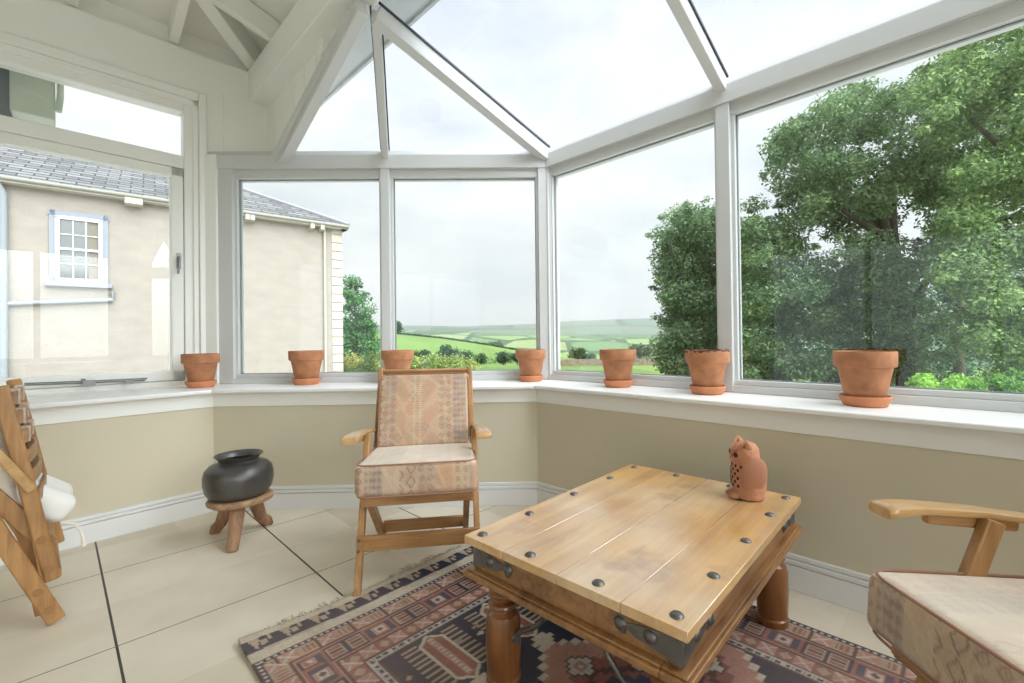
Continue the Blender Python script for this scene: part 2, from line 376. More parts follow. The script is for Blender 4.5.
# architrave (outer), frame, transom
a_box(mb, 0.0, .05, -.475, -.52, .80, 2.905); a_box(mb, TW1 + .07, TW1 + .12, -.475, -.52, .80, 2.905); a_box(mb, .05, TW1 + .07, -.475, -.52, 2.845, 2.905)
a_box(mb, .05, TW0, -.505, -.62, .80, 2.845); a_box(mb, TW1, TW1 + .07, -.505, -.62, .80, 2.845)
a_box(mb, TW0, TW1, -.505, -.62, 2.745, 2.845); a_box(mb, TW0, TW1, -.505, -.62, 2.335, 2.43); a_box(mb, TW0, TW1, -.505, -.62, .797, .835)
a_box(mb, .05, .085, -.49, -.51, .80, 2.845); a_box(mb, .05, TW1 + .05, -.49, -.51, 2.80, 2.845)
wA = tag(mb.build('window_1', M_['white'], bevel=.006), kind='structure')
mb = MB(); c0, c1 = TW0 + .006, TW1 - .006
a_box(mb, c0, c0 + .07, -.495, -.58, .838, 2.331); a_box(mb, c1 - .07, c1, -.495, -.58, .838, 2.331)
a_box(mb, c0, c1, -.495, -.58, .838, .908); a_box(mb, c0, c1, -.495, -.58, 2.27, 2.331)
cs = mb.build('casement', M_['white'], wA, bevel=.006)
p = MB(); a_box(p, c0 + .06, c1 - .06, -.545, -.551, .9, 2.28); p.build('pane', M_['glass'], cs)
p = MB(); a_box(p, TW0 - .005, TW1 + .005, -.56, -.566, 2.42, 2.75); p.build('pane', M_['glass'], wA)
# casement fastener and stay
def a_pt(t, o, z):
    n = nrm(0); tt = -(plan[1] - plan[0]).normalized(); c = corner(1, [-.5, -.36, -.36, -.36, -.5]); c = c - n * (n.dot(c) - n.dot(plan[0])); q = c + tt * t + n * o
    return (q.x, q.y, z)
mb = MB(); a_box(mb, .158, .182, -.487, -.497, 1.62, 1.73)
mb.tube([a_pt(.17, -.487, 1.70), a_pt(.17, -.455, 1.70)], .009); mb.tube([a_pt(.17, -.455, 1.705), a_pt(.172, -.448, 1.66), a_pt(.18, -.45, 1.58)], [.009, .008, .007])
mb.build('casement_fastener', M_['chrome'], cs, smooth=True)
mb = MB(); mb.tube([a_pt(.36, -.455, .858), a_pt(.62, -.46, .862), a_pt(.90, -.455, .87)], [.011, .010, .009])
mb.tube([a_pt(.36, -.455, .858), a_pt(.36, -.455, .87)], .011)
a_box(mb, .60, .655, -.44, -.497, .84, .872); a_box(mb, .42, .46, -.44, -.497, .838, .860); mb.tube([a_pt(.655, -.45, .885), a_pt(.655, -.45, .85)], .010)
mb.build('casement_stay', M_['chrome'], wA, smooth=True)

# ---- right end wall E and house wall behind the camera (unseen; glazed openings added to bring in daylight)
mb = MB()
def e_box(mb, u0, u1, z0, z1, v0=3.21, v1=3.4):
    mb.prism([uv(u0, v0), uv(u1, v0), uv(u1, v1), uv(u0, v1)], z0, z1)
e_box(mb, -2.85, 1.3, 2.75, 3.39); e_box(mb, .75, 1.3, .765, 2.75); e_box(mb, -2.6, -2.1, .765, 2.75)
tag(mb.build('wall_upper_end', M_['cream']), kind='structure')
mb = MB()
for u in (-2.1, -1.2, -.25, .68): e_box(mb, u, u + .08, .795, 2.75, 3.22, 3.3)
e_box(mb, -2.1, .75, 2.67, 2.75, 3.22, 3.3); e_box(mb, -2.1, .75, .795, .87, 3.22, 3.3)
w5 = tag(mb.build('window_5', M_['frame'], bevel=.004), kind='structure')
for u in (-2.02, -1.12, -.17):
    p = MB(); e_box(p, u, u + .85, .87, 2.67, 3.25, 3.256); p.build('pane', M_['glass'], w5)
mb = MB()
mb.prism([uv(-2.6, -4.0), uv(-2.6, -2.2), uv(-2.85, -2.2), uv(-2.85, -4.0)], -.06, 3.39)
mb.prism([uv(-2.6, 1.6), uv(-2.6, 3.3), uv(-2.85, 3.3), uv(-2.85, 1.6)], -.06, 3.39)
mb.prism([uv(-2.6, -2.2), uv(-2.6, 1.6), uv(-2.85, 1.6), uv(-2.85, -2.2)], 2.4, 3.39)
tag(mb.build('wall_house', M_['cream']), kind='structure')
mb = MB()
for v in (-2.2, -.97, .27, 1.53): mb.prism([uv(-2.66, v), uv(-2.66, v + .07), uv(-2.74, v + .07), uv(-2.74, v)], 0, 2.4)
mb.prism([uv(-2.66, -2.2), uv(-2.66, 1.6), uv(-2.74, 1.6), uv(-2.74, -2.2)], 2.32, 2.4); mb.prism([uv(-2.66, -2.2), uv(-2.66, 1.6), uv(-2.74, 1.6), uv(-2.74, -2.2)], 0, .12)
d1 = tag(mb.build('door_added', M_['white'], bevel=.004), kind='structure')
for v in (-2.13, -.90, .34):
    p = MB(); p.prism([uv(-2.70, v), uv(-2.70, v + 1.19), uv(-2.706, v + 1.19), uv(-2.706, v)], .12, 2.32); p.build('pane', M_['glass'], d1)

# ---- solid roof: boards, rafters, the long white beam on the bay side
UB0, UB1 = 1.053, 1.233                       # beam faces
VA = -3.98                                    # inner face of wall A above the casement
tanp = math.tan(R(16)); ZE = 3.20; ur = (1.14 - 2.6) / 2; RISE = (1.14 + 2.6) / 2 * tanp
def roof_z(u, v):
    return ZE + .16 + min((UB1 - u), (u + 2.85), (v - VA + .15), (3.4 - v)) * tanp
mb = MB()
hw = (UB1 + 2.85) / 2; um = UB1 - hw
cs4 = [(UB1, VA - .15), (UB1, 3.4), (-2.85, 3.4), (-2.85, VA - .15)]
r1, r2 = (um, VA - .15 + hw), (um, 3.4 - hw)
zr = ZE + .16 + hw * tanp
for dz in (0,):
    P4 = [uv(*c, ZE + .16) for c in cs4]; Ra = uv(*r1, zr); Rb = uv(*r2, zr)
    mb.add(P4 + [Ra, Rb], [(0, 1, 5, 4), (1, 2, 5), (2, 3, 4, 5), (3, 0, 4)])
    up = [(p[0], p[1], p[2] + .06) for p in P4 + [Ra, Rb]]
    mb.add(up, [(0, 1, 5, 4), (1, 2, 5), (2, 3, 4, 5), (3, 0, 4)])
ceil = tag(mb.build('ceiling', M_['board']), kind='structure')
# plank grooves on the boards are a matter of material
def rafter(p, q, w=.058, d=.15):
    return MB().beam(p, q, w, d).build('rafter', M_['white'], ceil, bevel=.004)
DZ = -.085
for k in range(8):                            # commons off wall A
    u = .594 - .51 * k
    run = min(hw, UB1 - u, u + 2.85)
    if run > .3: rafter(uv(u, VA - .05, ZE + .16 + .1 * tanp + DZ), uv(u, VA - .15 + run, ZE + .16 + run * tanp + DZ))
for k in range(13):                           # commons off the beam
    v = -3.52 + .51 * k
    run = min(hw, v - VA + .15, 3.4 - v)
    if run > .25: rafter(uv(UB1 - .12, v, ZE + .16 + .12 * tanp + DZ), uv(UB1 - run, v, ZE + .16 + run * tanp + DZ))
rafter(uv(UB1 - .10, VA - .05, ZE + .16 + .1 * tanp + DZ), uv(*r1, zr + DZ), .10, .15)
rafter(uv(UB1 - .1, 3.3, ZE + .16 + .1 * tanp + DZ), uv(*r2, zr + DZ), .05, .17)
rafter(uv(*r1, zr + DZ), uv(*r2, zr + DZ), .05, .17)
mb = MB(); mb.prism([uv(UB0, VA - .1), uv(UB1, VA - .1), uv(UB1, 3.3), uv(UB0, 3.3)], 2.97, 3.22)
mb.prism([uv(UB1 - .03, VA - .1), uv(UB1, VA - .1), uv(UB1, 3.3), uv(UB1 - .03, 3.3)], 3.21, 3.40)
tag(mb.build('trim_6', M_['white'], bevel=.006), kind='structure')
# outside eaves above the glass
mb = MB()
mb.prism([uv(UB1, VA - .5), uv(1.62, VA - .5), uv(1.62, 3.6), uv(UB1, 3.6)], 3.17, 3.19)
mb.prism([uv(1.60, VA - .5), uv(1.62, VA - .5), uv(1.62, 3.6), uv(1.60, 3.6)], 3.15, 3.30)
tag(mb.build('trim_7', M_['frame']), kind='structure')

# ---- glazed roof over the bay
EV = 2.512; UE = 2.178 + .36; pc = (2.97 - EV + .0) / (UE - UB1)
apexB = uv(UB1 + .02, -2.345, 2.975)
eB = [-.5, -.36, -.36, -.36, -.5]; eG = [-.53, -.41, -.41, -.41, -.53]; EG = 2.494
pBC, pCD = corner(2, eB), corner(3, eB)
vD = 1.3 + .36 * math.tan(R(22.5))
apexD = uv(UB1 + .02, 1.3 + (-2.065 + 2.345) , 2.975)
roof = bpy.data.objects.new('window_6', None); COL.objects.link(roof); tag(roof, kind='structure')
def glaze_bar(p, q, w=.055, d=.085, drop=.045, name='glazing_bar', nup=(0, 0, 1), gasket=True):
    p = Vector(p); q = Vector(q)
    o = MB().beam(p - Vector((0, 0, drop)), q - Vector((0, 0, drop)), w, d, nup).build(name, M_['frame'], roof, bevel=.006)
    if gasket:
        t = (q - p).normalized(); a = t.cross(Vector(nup)).normalized()
        for sgn in (1, -1):
            g = MB().beam(p + a * sgn * (w / 2 + .004) - Vector((0, 0, .004)), q + a * sgn * (w / 2 + .004) - Vector((0, 0, .004)), .009, .012, nup)
            g.build('gasket', M_['gasket'], o)
    return o
# C slope
for t in (1.296, 2.60):
    b = along(2, G, t); n = nrm(2); p0 = Vector(b) + n * .03; du = UE - UB1
    p1 = p0 + n * du
    glaze_bar((*p0, EV), (*p1, 2.975))
glaze_bar((*pBC, EV), apexB, .075, .10, .05, 'hip_bar'); glaze_bar((*pCD, EV), apexD, .075, .10, .05, 'hip_bar')
# B facet: middle bar, edge bar beside the boarding
glaze_bar((-.962, 3.36, EV), apexB, .05, .08, .045)
eb0 = (-1.712, 3.36, EV); ebt = uv(UB1 - .065, -2.34, 2.99)
glaze_bar(eb0, ebt, .070, .10, .068, 'edge_bar', gasket=False)
glaze_bar((-1.772, 3.36, EV - .01), uv(UB1 - .09, -2.42, 2.965), .03, .07, .05, 'edge_trim', gasket=False)
def pane(pts, name='roof_pane'):
    n = len(pts); a = [Vector(p) for p in pts]; nn = (a[1] - a[0]).cross(a[2] - a[0]).normalized() * .006
    MB().add([*a, *[p + nn for p in a]], [tuple(range(n - 1, -1, -1)), tuple(range(n, 2 * n))] + [(i, (i + 1) % n, n + (i + 1) % n, n + i) for i in range(n)]).build(name, M_['roofglass'], roof)
def cpt(t): b = Vector(along(2, G, t)) - nrm(2) * .02; return (*b, EG)
qBC, qCD = corner(2, eG), corner(3, eG)
def ctop(t): b = Vector(along(2, G, t)) + nrm(2) * (.03 + UE - UB1); return (*b, 2.975)
Lc = length(2, G)
pane([(*qBC, EG), cpt(1.296), ctop(1.296), apexB]); pane([cpt(1.296), cpt(2.6), ctop(2.6), ctop(1.296)]); pane([cpt(2.6), (*qCD, EG), apexD, ctop(2.6)])
pane([(eb0[0] - .03, 3.41, EG), (-.962, 3.41, EG), apexB, uv(UB1 - .05, -2.36, 2.985)]); pane([(-.962, 3.41, EG), (*qBC, EG), apexB])
dm = (corner(3, eB) + corner(4, eB)) / 2; dq = corner(4, eB) * .8 + corner(3, eB) * .2
glaze_bar((*dm, EV), apexD, .05, .08, .045); glaze_bar((*dq, EV), apexD, .1, .1, .05, 'edge_bar', gasket=False)
pane([(*pCD, EV), (*dm, EV), apexD]); pane([(*dm, EV), (*dq, EV), apexD])
# white boarding between beam, edge bar and the angled window head
mb = MB()
def brd(v0, v1, zb0, zb1, u0=1.175, u1=1.20):
    mb.hexa([uv(u0, v0, zb0), uv(u0, v1, zb1), uv(u1, v1, zb1), uv(u1, v0, zb0)], [uv(u0, v0, 2.98), uv(u0, v1, 2.98), uv(u1, v1, 2.98), uv(u1, v0, 2.98)])
vf = -3.60
edges = [VA - .05, -3.78, -3.58, -3.38, -3.18, -2.98, -2.78, -2.58, -2.38]
for a, b in zip(edges, edges[1:]):
    z = lambda v: EV - .08 if v < vf else EV - .08 + (v - vf) / (-2.345 - vf) * (2.95 - EV)
    brd(a + .003, b - .003, z(a), z(b))
mb.prism([uv(1.14, -2.86), uv(1.20, -2.86), uv(1.20, -2.80), uv(1.14, -2.80)], 2.87, 2.975)
tag(mb.build('trim_8', M_['board'], bevel=.004), kind='structure')
mb = MB()
mb.hexa([uv(1.20, VA - .1, 2.44), uv(1.20, vf, 2.44), uv(1.22, vf, 2.44), uv(1.22, VA - .1, 2.44)], [uv(1.20, VA - .1, 2.98), uv(1.20, vf, 2.98), uv(1.22, vf, 2.98), uv(1.22, VA - .1, 2.98)])
mb.hexa([uv(1.201, vf, 2.44), uv(1.201, -2.36, 2.92), uv(1.22, -2.36, 2.92), uv(1.22, vf, 2.44)], [uv(1.201, vf, 2.98), uv(1.201, -2.36, 2.98), uv(1.22, -2.36, 2.98), uv(1.22, vf, 2.98)])
tag(mb.build('trim_9', M_['board']), kind='structure')
# mirrored closing panel on the far side of the bay
mb = MB(); mb.prism([uv(1.13, 1.6), uv(1.15, 1.6), uv(1.15, 3.3), uv(1.13, 3.3)], 2.46, 2.98)
tag(mb.build('trim_10', M_['board']), kind='structure')

# ------------------------------------------------------------------ plant pots on the sill
pot_prof = [(.001, .0), (.066, .0), (.070, .004), (.098, .112), (.100, .116), (.109, .118), (.1125, .124), (.1135, .163), (.111, .168), (.105, .168), (.102, .160), (.099, .125), (.090, .10), (.08, .09), (.001, .088)]
sau_prof = [(.001, 0), (.072, 0), (.078, .003), (.093, .026), (.093, .032), (.089, .034), (.084, .028), (.074, .016), (.001, .014)]
pots = [
 ((-2.173, 3.153), 0.98, 'terracotta pot in the corner between the casement and the angled window, leftmost of the pots', 'terracotta saucer under the pot in the corner beside the casement'),
 ((-1.50, 3.25), 1.02, 'terracotta pot on the sill in front of the house wall, second from the left', 'terracotta saucer under the pot that stands in front of the house wall'),
 ((-.857, 3.25), 1.0, 'terracotta pot standing behind the backrest of the cushioned chair', 'terracotta saucer under the pot behind the cushioned chair'),
 ((.092, 3.25), .96, 'terracotta pot at the bay corner post where the sill bends', 'terracotta saucer under the pot at the bay corner post'),
 ((.619, 2.80), .99, 'terracotta pot on the right sill nearest to the bay corner, hills behind it', 'terracotta saucer under the pot on the right sill with hills behind it'),
 ((1.008, 2.398), .98, 'terracotta pot with a crumbly dark rim beside the mullion of the right windows', 'terracotta saucer under the crumbly rimmed pot beside the right mullion'),
 ((1.488, 1.92), 1.0, 'largest looking terracotta pot, in front of the big trees, rightmost of the pots', 'terracotta saucer under the rightmost pot before the big trees'),
]
sp0 = pp0 = None; p_list = []
for k, ((x, y), sc, l1, l2) in enumerate(pots):
    if pp0 is None:
        pp0 = MB().lathe([(r, z * 1.30) for r, z in pot_prof], 40, cap=False).build('plant_pot', M_['terra'], smooth=True, angle=35)
        sp0 = MB().lathe([(r, z * (1.3 if r > .08 else 1)) for r, z in sau_prof], 40, cap=False).build('pot_saucer', M_['terra2'], smooth=True, angle=35)
        p, s = pp0, sp0
    else:
        p, s = pp0.copy(), sp0.copy(); COL.objects.link(p); COL.objects.link(s)
    p_list.append(p)
    s.location = (x, y, .795); p.location = (x, y, .795 + .0145 * sc)
    p.scale = s.scale = (sc, sc, sc); p.rotation_euler = s.rotation_euler = (0, 0, k * 1.3)
    tag(p, l1, 'plant pot', 'terracotta pots along the sill'); tag(s, l2, 'saucer', 'saucers under the pots')
pot6 = p_list[5]
rgc = random.Random(4); ring = []
for k in range(48):
    a_ = 2 * math.pi * k / 48; rr_ = .1075 + rgc.uniform(-.003, .003)
    ring.append((rr_ * math.cos(a_), rr_ * math.sin(a_), .2165 + rgc.uniform(-.003, .003)))
MB().tube(ring + ring[:1], [rgc.uniform(.004, .009) for _ in range(49)], 8, cap=False).build('crusted_rim', mat('soil_crust', srgb(112, 70, 54), .95, bump=.6, bscale=150, var=.3, vscale=60), pot6, smooth='full')

# ------------------------------------------------------------------ soft things
def rbox(hx, hy, hz, r, n=24, puff=0.0):
    """rounded box grid; returns verts (np) and faces"""
    vs = {}; V = []; Fc = []
    def vid(p):
        k = tuple(np.round(p, 5))
        if k not in vs: vs[k] = len(V); V.append(p)
        return vs[k]
    for ax in range(3):
        for sg in (-1, 1):
            a, b = (ax + 1) % 3, (ax + 2) % 3
            na = n if ax != a else n; cnt = [n, n, max(6, n // 4)]
            na, nb = cnt[a], cnt[b]
            for i in range(na):
                for j in range(nb):
                    q = []
                    for (di, dj) in ((0, 0), (1, 0), (1, 1), (0, 1)):
                        p = np.zeros(3); p[ax] = sg; p[a] = -1 + 2 * (i + di) / na; p[b] = -1 + 2 * (j + dj) / nb; q.append(vid(p))
                    Fc.append(q if sg > 0 else q[::-1])
    V = np.array(V); h = np.array([hx, hy, hz]); P = V * h
    Q = np.clip(P, -(h - r), h - r); D = P - Q; L = np.linalg.norm(D, axis=1, keepdims=True); L[L == 0] = 1
    k = np.max(np.abs(D), axis=1, keepdims=True)
    P = Q + D / L * np.where(k > 0, np.maximum(k, 0) / r * r, 0)
    if puff:
        P[:, 2] += np.sign(V[:, 2]) * (np.abs(V[:, 2]) > .5) * puff * (1 - V[:, 0] ** 2) * (1 - V[:, 1] ** 2)
    return P, Fc, V
def np_obj(name, P, Fc, m, parent=None, cols=None, smooth=True):
    me = bpy.data.meshes.new(name); me.from_pydata(P.tolist(), [], [tuple(q) for q in Fc]); me.update()
    if smooth: me.polygons.foreach_set('use_smooth', [True] * len(me.polygons))
    o = bpy.data.objects.new(name, me); COL.objects.link(o); me.materials.append(m)
    if parent: o.parent = parent
    if cols is not None: set_col(o, cols)
    return o

c_cream, c_tan, c_rose, c_lil, c_grey, c_oran, c_dk, c_olive = [np.array(srgb(*c)) for c in ((194, 174, 148), (182, 146, 108), (180, 124, 100), (142, 118, 114), (130, 118, 116), (190, 130, 82), (92, 66, 64), (158, 138, 88))]
def fabric_cols(a, b, seed=0, fade=0.0):
    """kilim-like print; a across, b along (metres)"""
    n = len(a); c = np.tile(c_cream, (n, 1)).astype(float)
    band = np.floor((a + 9.03) / .074).astype(int) + seed
    pal = [c_tan, c_rose, c_cream, c_oran, c_lil, c_tan, c_cream, c_grey]
    for k in range(8):
        c[band % 8 == k] = pal[k] * .42 + (c_cream * .6 + c_tan * .4) * .58
    fa = (a / .037) % 1 - .5; fb = (b / .041) % 1 - .5
    dia = np.abs(fa) + np.abs(fb)
    m = (band % 4 == 0) & (np.abs(dia - .33) < .085); c[m] = c_dk * .6 + c_rose * .4
    m = (band % 4 == 0) & (dia < .12); c[m] = c_dk * .7 + c_cream * .3
    hx = np.minimum(np.abs(((a / .05) % 1) - .5) * 1.2 + np.abs(((b / .06 + .5 * (np.floor(a / .05) % 2)) % 1) - .5), 1)
    m = (band % 8 == 5) & (np.abs(hx - .42) < .06); c[m] = c_dk
    m = (band % 8 == 2) & (((b / .012) % 1) < .35) & (((a / .03) % 1) < .5); c[m] = c_oran * .75
    m = (band % 8 == 7) & (np.abs(((b / .03) % 1 - .5) * 2) < ((a / .018) % 1) * .8); c[m] = c_lil * .8
    c = c * .68 + (c_cream * .5 + c_tan * .5) * .32
    wv = np.sin(a * 23 + np.sin(b * 17) * 2) * np.sin(b * 19 + np.sin(a * 29) * 1.5)
    c += (wv > .25)[:, None] * (c_rose - c_cream) * .22 + (wv < -.35)[:, None] * (c_lil - c_cream) * .22
    # little flower diamonds
    for _ in range(9):
        ca, cb = RNG.uniform(-.24, .24), RNG.uniform(-.24, .24)
        for da, db in ((.016, 0), (-.016, 0), (0, .018), (0, -.018)):
            m = (np.abs(a - ca - da) / .011 + np.abs(b - cb - db) / .012) < 1; c[m] = c_dk * .45 + c_cream * .55
    c *= (1 + RNG.normal(0, .05, (n, 1)))
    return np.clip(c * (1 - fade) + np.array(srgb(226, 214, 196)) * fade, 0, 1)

def cushion(name, hx, hy, hz, parent, loc, rx, pale_top=.5, seed=0, r=.022, label=None, n=110, puff=.012, mat_='fabric'):
    P, Fc, V = rbox(hx, hy, hz, r, n, puff)
    top = V[:, 2] > .98
    front = np.abs(V[:, 1]) > .98; side = np.abs(V[:, 0]) > .98
    a = P[:, 0].copy(); b = np.where(front & ~top, P[:, 2] + 1.0, P[:, 1]); a = np.where(side & ~front & ~top, P[:, 1] + .3, a); b = np.where(side & ~front & ~top, P[:, 2] + 1.0, b)
    c1 = fabric_cols(a, b, seed, .12); c2 = fabric_cols(a, b, seed + 1, pale_top)  # top paler than the sides: fading plus sheen put into the colour
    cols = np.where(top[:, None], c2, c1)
    o = np_obj(name, P, Fc, M_[mat_], parent, cols); o.location = loc; o.rotation_euler = (rx, 0, 0)
    for zz in (hz - .004, -hz + .004):
        k = []
        for i in range(49):
            t = 2 * math.pi * i / 48; cx, cy = math.cos(t), math.sin(t)
            sx = math.copysign(abs(cx) ** .18, cx) * (hx - .003); sy = math.copysign(abs(cy) ** .18, cy) * (hy - .003)
            k.append((sx, sy, zz))
        pi_ = MB().tube(k, .0035, 6, cap=False).build('piping', M_['piping'], o, smooth='full')
    return o
M_['piping'] = mat('cushion_piping', srgb(156, 114, 92), .9)

def make_chair(label, loc, rz, drop=0):
    t = thing('armchair', label, 'chair', loc, rz)
    for s in (-1, 1):
        x = .258 * s
        lg = MB().beam((x + .0, .012, .0), (x, -.262, .645), .027, .044, (0, 1, 0)).build('front_leg', M_['chair_z'], t, bevel=.004)
        MB().beam((s * .212, -.02, .410), (s * .212, -.50, .0), .028, .044, (0, 1, 0)).build('rear_leg', M_['chair_z'], t, bevel=.004)
        MB().beam((s * .236, .0, .402 - drop), (s * .236, -.53, .345 - drop), .022, .05).build('seat_rail', M_['chair'], t, bevel=.003)
        MB().beam((s * .262, -.43, .30), (s * .252, -.668, .935), .026, .046, (0, 1, 0)).build('back_upright', M_['chair_z'], t, bevel=.005)
        # armrest: shaped board with a rounded, drooping nose
        rings = []
        for (y, zc, w, th) in ((-.012, .660, .068, .024), (-.015, .661, .072, .029), (-.035, .664, .073, .029), (-.07, .668, .072, .024), (-.12, .667, .068, .020), (-.25, .655, .062, .019), (-.42, .630, .056, .019), (-.555, .606, .050, .019)):
            xc = s * (.292 - .010 * max(0, (-y)) / .5)
            pts = []
            for k in range(12):
                an = 2 * math.pi * k / 12; ca, sa = math.cos(an), math.sin(an)
                pts.append((xc + math.copysign(abs(ca) ** .5, ca) * w / 2, y, zc + math.copysign(abs(sa) ** .5, sa) * th / 2))
            rings.append(pts)
        am = MB().loft(rings).build('armrest', M_['arm'], t, smooth=True, angle=50)
        MB().beam((s * .286, -.12, .645), (s * .284, -.345, .622), .026, .030).build('arm_cleat', M_['chair'], am, bevel=.008, seg=3)
        MB().tube([(s * .274, -.255, .618), (s * .300, -.255, .618)], .006).build('screw', M_['chrome'], am, smooth=True)
        for z in (.182, .222):
            MB().tube([(s * .258, .01 - z * .43 + .045, z), (s * .258, .01 - z * .43 + .056, z)], .0055, 8).build('wooden_plug', M_['chairp'], lg)
    MB().box(-.272, .272, -.064, -.046, .166, .234).build('front_stretcher', M_['chairx'], t, bevel=.003)
    MB().beam((-.20, -.345, .155), (.20, -.345, .155), .02, .055).build('rear_stretcher', M_['chairx'], t, bevel=.003)
    MB().beam((-.225, .004, .405 - drop), (.225, .004, .405 - drop), .022, .042).build('front_rail', M_['chairx'], t, bevel=.003)
    MB().beam((-.24, -.655, .905), (.24, -.655, .905), .022, .05, (0, .35, 1)).build('top_rail', M_['chairx'], t, bevel=.004)
    for k in range(4):
        f = .2 + k * .2
        MB().beam((-.245, -.43 - .238 * f, .30 + .635 * f), (.245, -.43 - .238 * f, .30 + .635 * f), .014, .055, (0, -.35, 1)).build('back_slat', M_['chairx'], t, bevel=.003)
    for k in range(5):
        y = -.06 - k * .11
        MB().beam((-.226, y, .416 + y * .1 - drop), (.226, y, .416 + y * .1 - drop), .06, .014).build('seat_slat', M_['chairx'], t, bevel=.003)
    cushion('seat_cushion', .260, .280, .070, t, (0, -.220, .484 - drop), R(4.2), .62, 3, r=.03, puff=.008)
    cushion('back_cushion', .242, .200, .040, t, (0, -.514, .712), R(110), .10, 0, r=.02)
    return t
M_['chair_z'] = wood('oiled_teak_upright', (.48, .26, .10), (.24, .11, .036), .42, (30, 30, 2.2))
make_chair('wooden folding armchair with faded patterned cushions, facing the room beneath the window', (-.445, 2.009, 0), R(-172))
make_chair('wooden armchair cut off by the right edge, beside the coffee table', (.872, .81, .006), R(90), .034)

# ---- half folded slatted chair at the left edge
def folded_chair():
    e = Vector((.688, .725, 0)); w = Vector((-.725, .688, 0))
    t = thing('folding_chair', 'slatted folding chair, half folded, with a tied cream cushion, at the left edge', 'chair', (-1.847, 1.854, 0), math.atan2(.725, .688))
    # local x = away from the room's left (screen right), y = away from the camera, z up
    D = .46
    for y in (.0, D):
        k = 1 if y else -1
        dx = .028 if y else 0
        up = MB().beam((-.150 + dx, y, .945), (-.014 + dx, y, .165), .026, .048, (1, 0, 0)).build('back_upright', M_['chair_z'], t, bevel=.008, seg=3)
        fl_ = MB().beam((-.33, y - .028 * -k, .86), (-.004, y + .028 * k, .012), .026, .054, (1, 0, 0)).build('leg', M_['chair_z'], t, bevel=.006)
        MB().beam((-.066, y + .03 * k, .537), (-.31, y + .03 * k, .975), .024, .032, (1, 0, 0)).build('armrest', M_['arm'], t, bevel=.008, seg=3)
        MB().beam((-.02, y - .024 * k, .30), (-.25, y - .024 * k, .66), .022, .056, (1, 0, 0)).build('seat_rail', M_['chair_z'], t, bevel=.004)
        for (ax, az) in ((-.044, .335), (-.024, .215)):
            MB().tube([(ax, y + .012 * k, az), (ax, y + .0165 * k, az)], .015, 14).build('wooden_plug', M_['plugl'], up)
        for (ax, az) in ((-.055, .145), (-.025, .065)):
            MB().tube([(ax, y + .040 * k, az), (ax, y + .0445 * k, az)], .015, 14).build('wooden_plug', M_['plugl'], fl_)
    for k in range(6):
        f = .04 + k * .105; cx, cz = -.144 + .128 * f + .018, .925 - .73 * f
        path = [(cx + .022 * math.sin(math.pi * i / 8), -.005 + (D + .01) * i / 8, cz) for i in range(9)]
        MB().loft([[(p[0] - .006, p[1], p[2] - .026), (p[0] + .006, p[1], p[2] - .026), (p[0] + .006, p[1], p[2] + .026), (p[0] - .006, p[1], p[2] + .026)] for p in path]).build('back_slat', M_['chair'], t, bevel=.003)
    MB().beam((-.012, -.01, .19), (-.012, D + .01, .19), .045, .030, (0, 0, 1)).build('lower_stretcher', M_['chair'], t, bevel=.004)
    MB().beam((-.03, .02, .30), (-.03, D - .02, .30), .05, .028, (.5, 0, 1)).build('seat_slat', M_['chair'], t, bevel=.004)
    MB().beam((-.09, .02, .42), (-.09, D - .02, .42), .05, .018, (.8, 0, .6)).build('seat_slat', M_['chair'], t, bevel=.004)
    MB().beam((-.10, .06, .40), (-.045, .06, .02), .022, .035, (1, 0, 0)).build('rear_leg', M_['chair_z'], t, bevel=.004)
    MB().beam((-.10, D - .06, .40), (-.045, D - .06, .02), .022, .035, (1, 0, 0)).build('rear_leg', M_['chair_z'], t, bevel=.004)
    # cushions
    P, Fc, V = rbox(.215, .185, .055, .04, 40, .02)
    P[:, 2] += .008 * np.sin(P[:, 1] * 31) * (V[:, 0] > 0)
    sc = np_obj('seat_cushion', P, Fc, M_['white_cotton'], t); sc.location = (-.140, D / 2 + .005, .512); sc.rotation_euler = (0, R(34), 0)
    P, Fc, V = rbox(.25, .20, .035, .03, 40, .015)
    bc = np_obj('back_cushion', P, Fc, M_['calico'], t); bc.location = (-.175, D / 2, .70); bc.rotation_euler = (0, R(80), 0)
    for (f, yy) in ((.04, .07), (.145, .07), (.25, .08)):
        cx, cz = -.144 + .128 * f + .018, .925 - .73 * f
        for y0_, dx_ in ((yy, .008), (.28, .018)):
            lp = MB().beam((cx + dx_, y0_, cz), (cx + dx_, y0_ + .05, cz), .030, .062, (0, 0, 1)).build('fabric_loop', M_['loop'], bc, bevel=.004)
            lp.matrix_parent_inverse = Matrix.LocRotScale(bc.location, bc.rotation_euler, None).inverted()
    MB().tube([(.018, .070, .362), (.050, .055, .352), (.068, .045, .322), (.075, .042, .285), (.078, .042, .255)], [.006, .006, .005, .006, .009], 8).build('tie_cord', M_['calico'], sc, smooth=True).matrix_parent_inverse = Matrix.LocRotScale(sc.location, sc.rotation_euler, None).inverted()
    return t
M_['loop'] = mat('patterned_tape', srgb(206, 186, 166), .95, var=.14, vscale=60)
folded_chair()

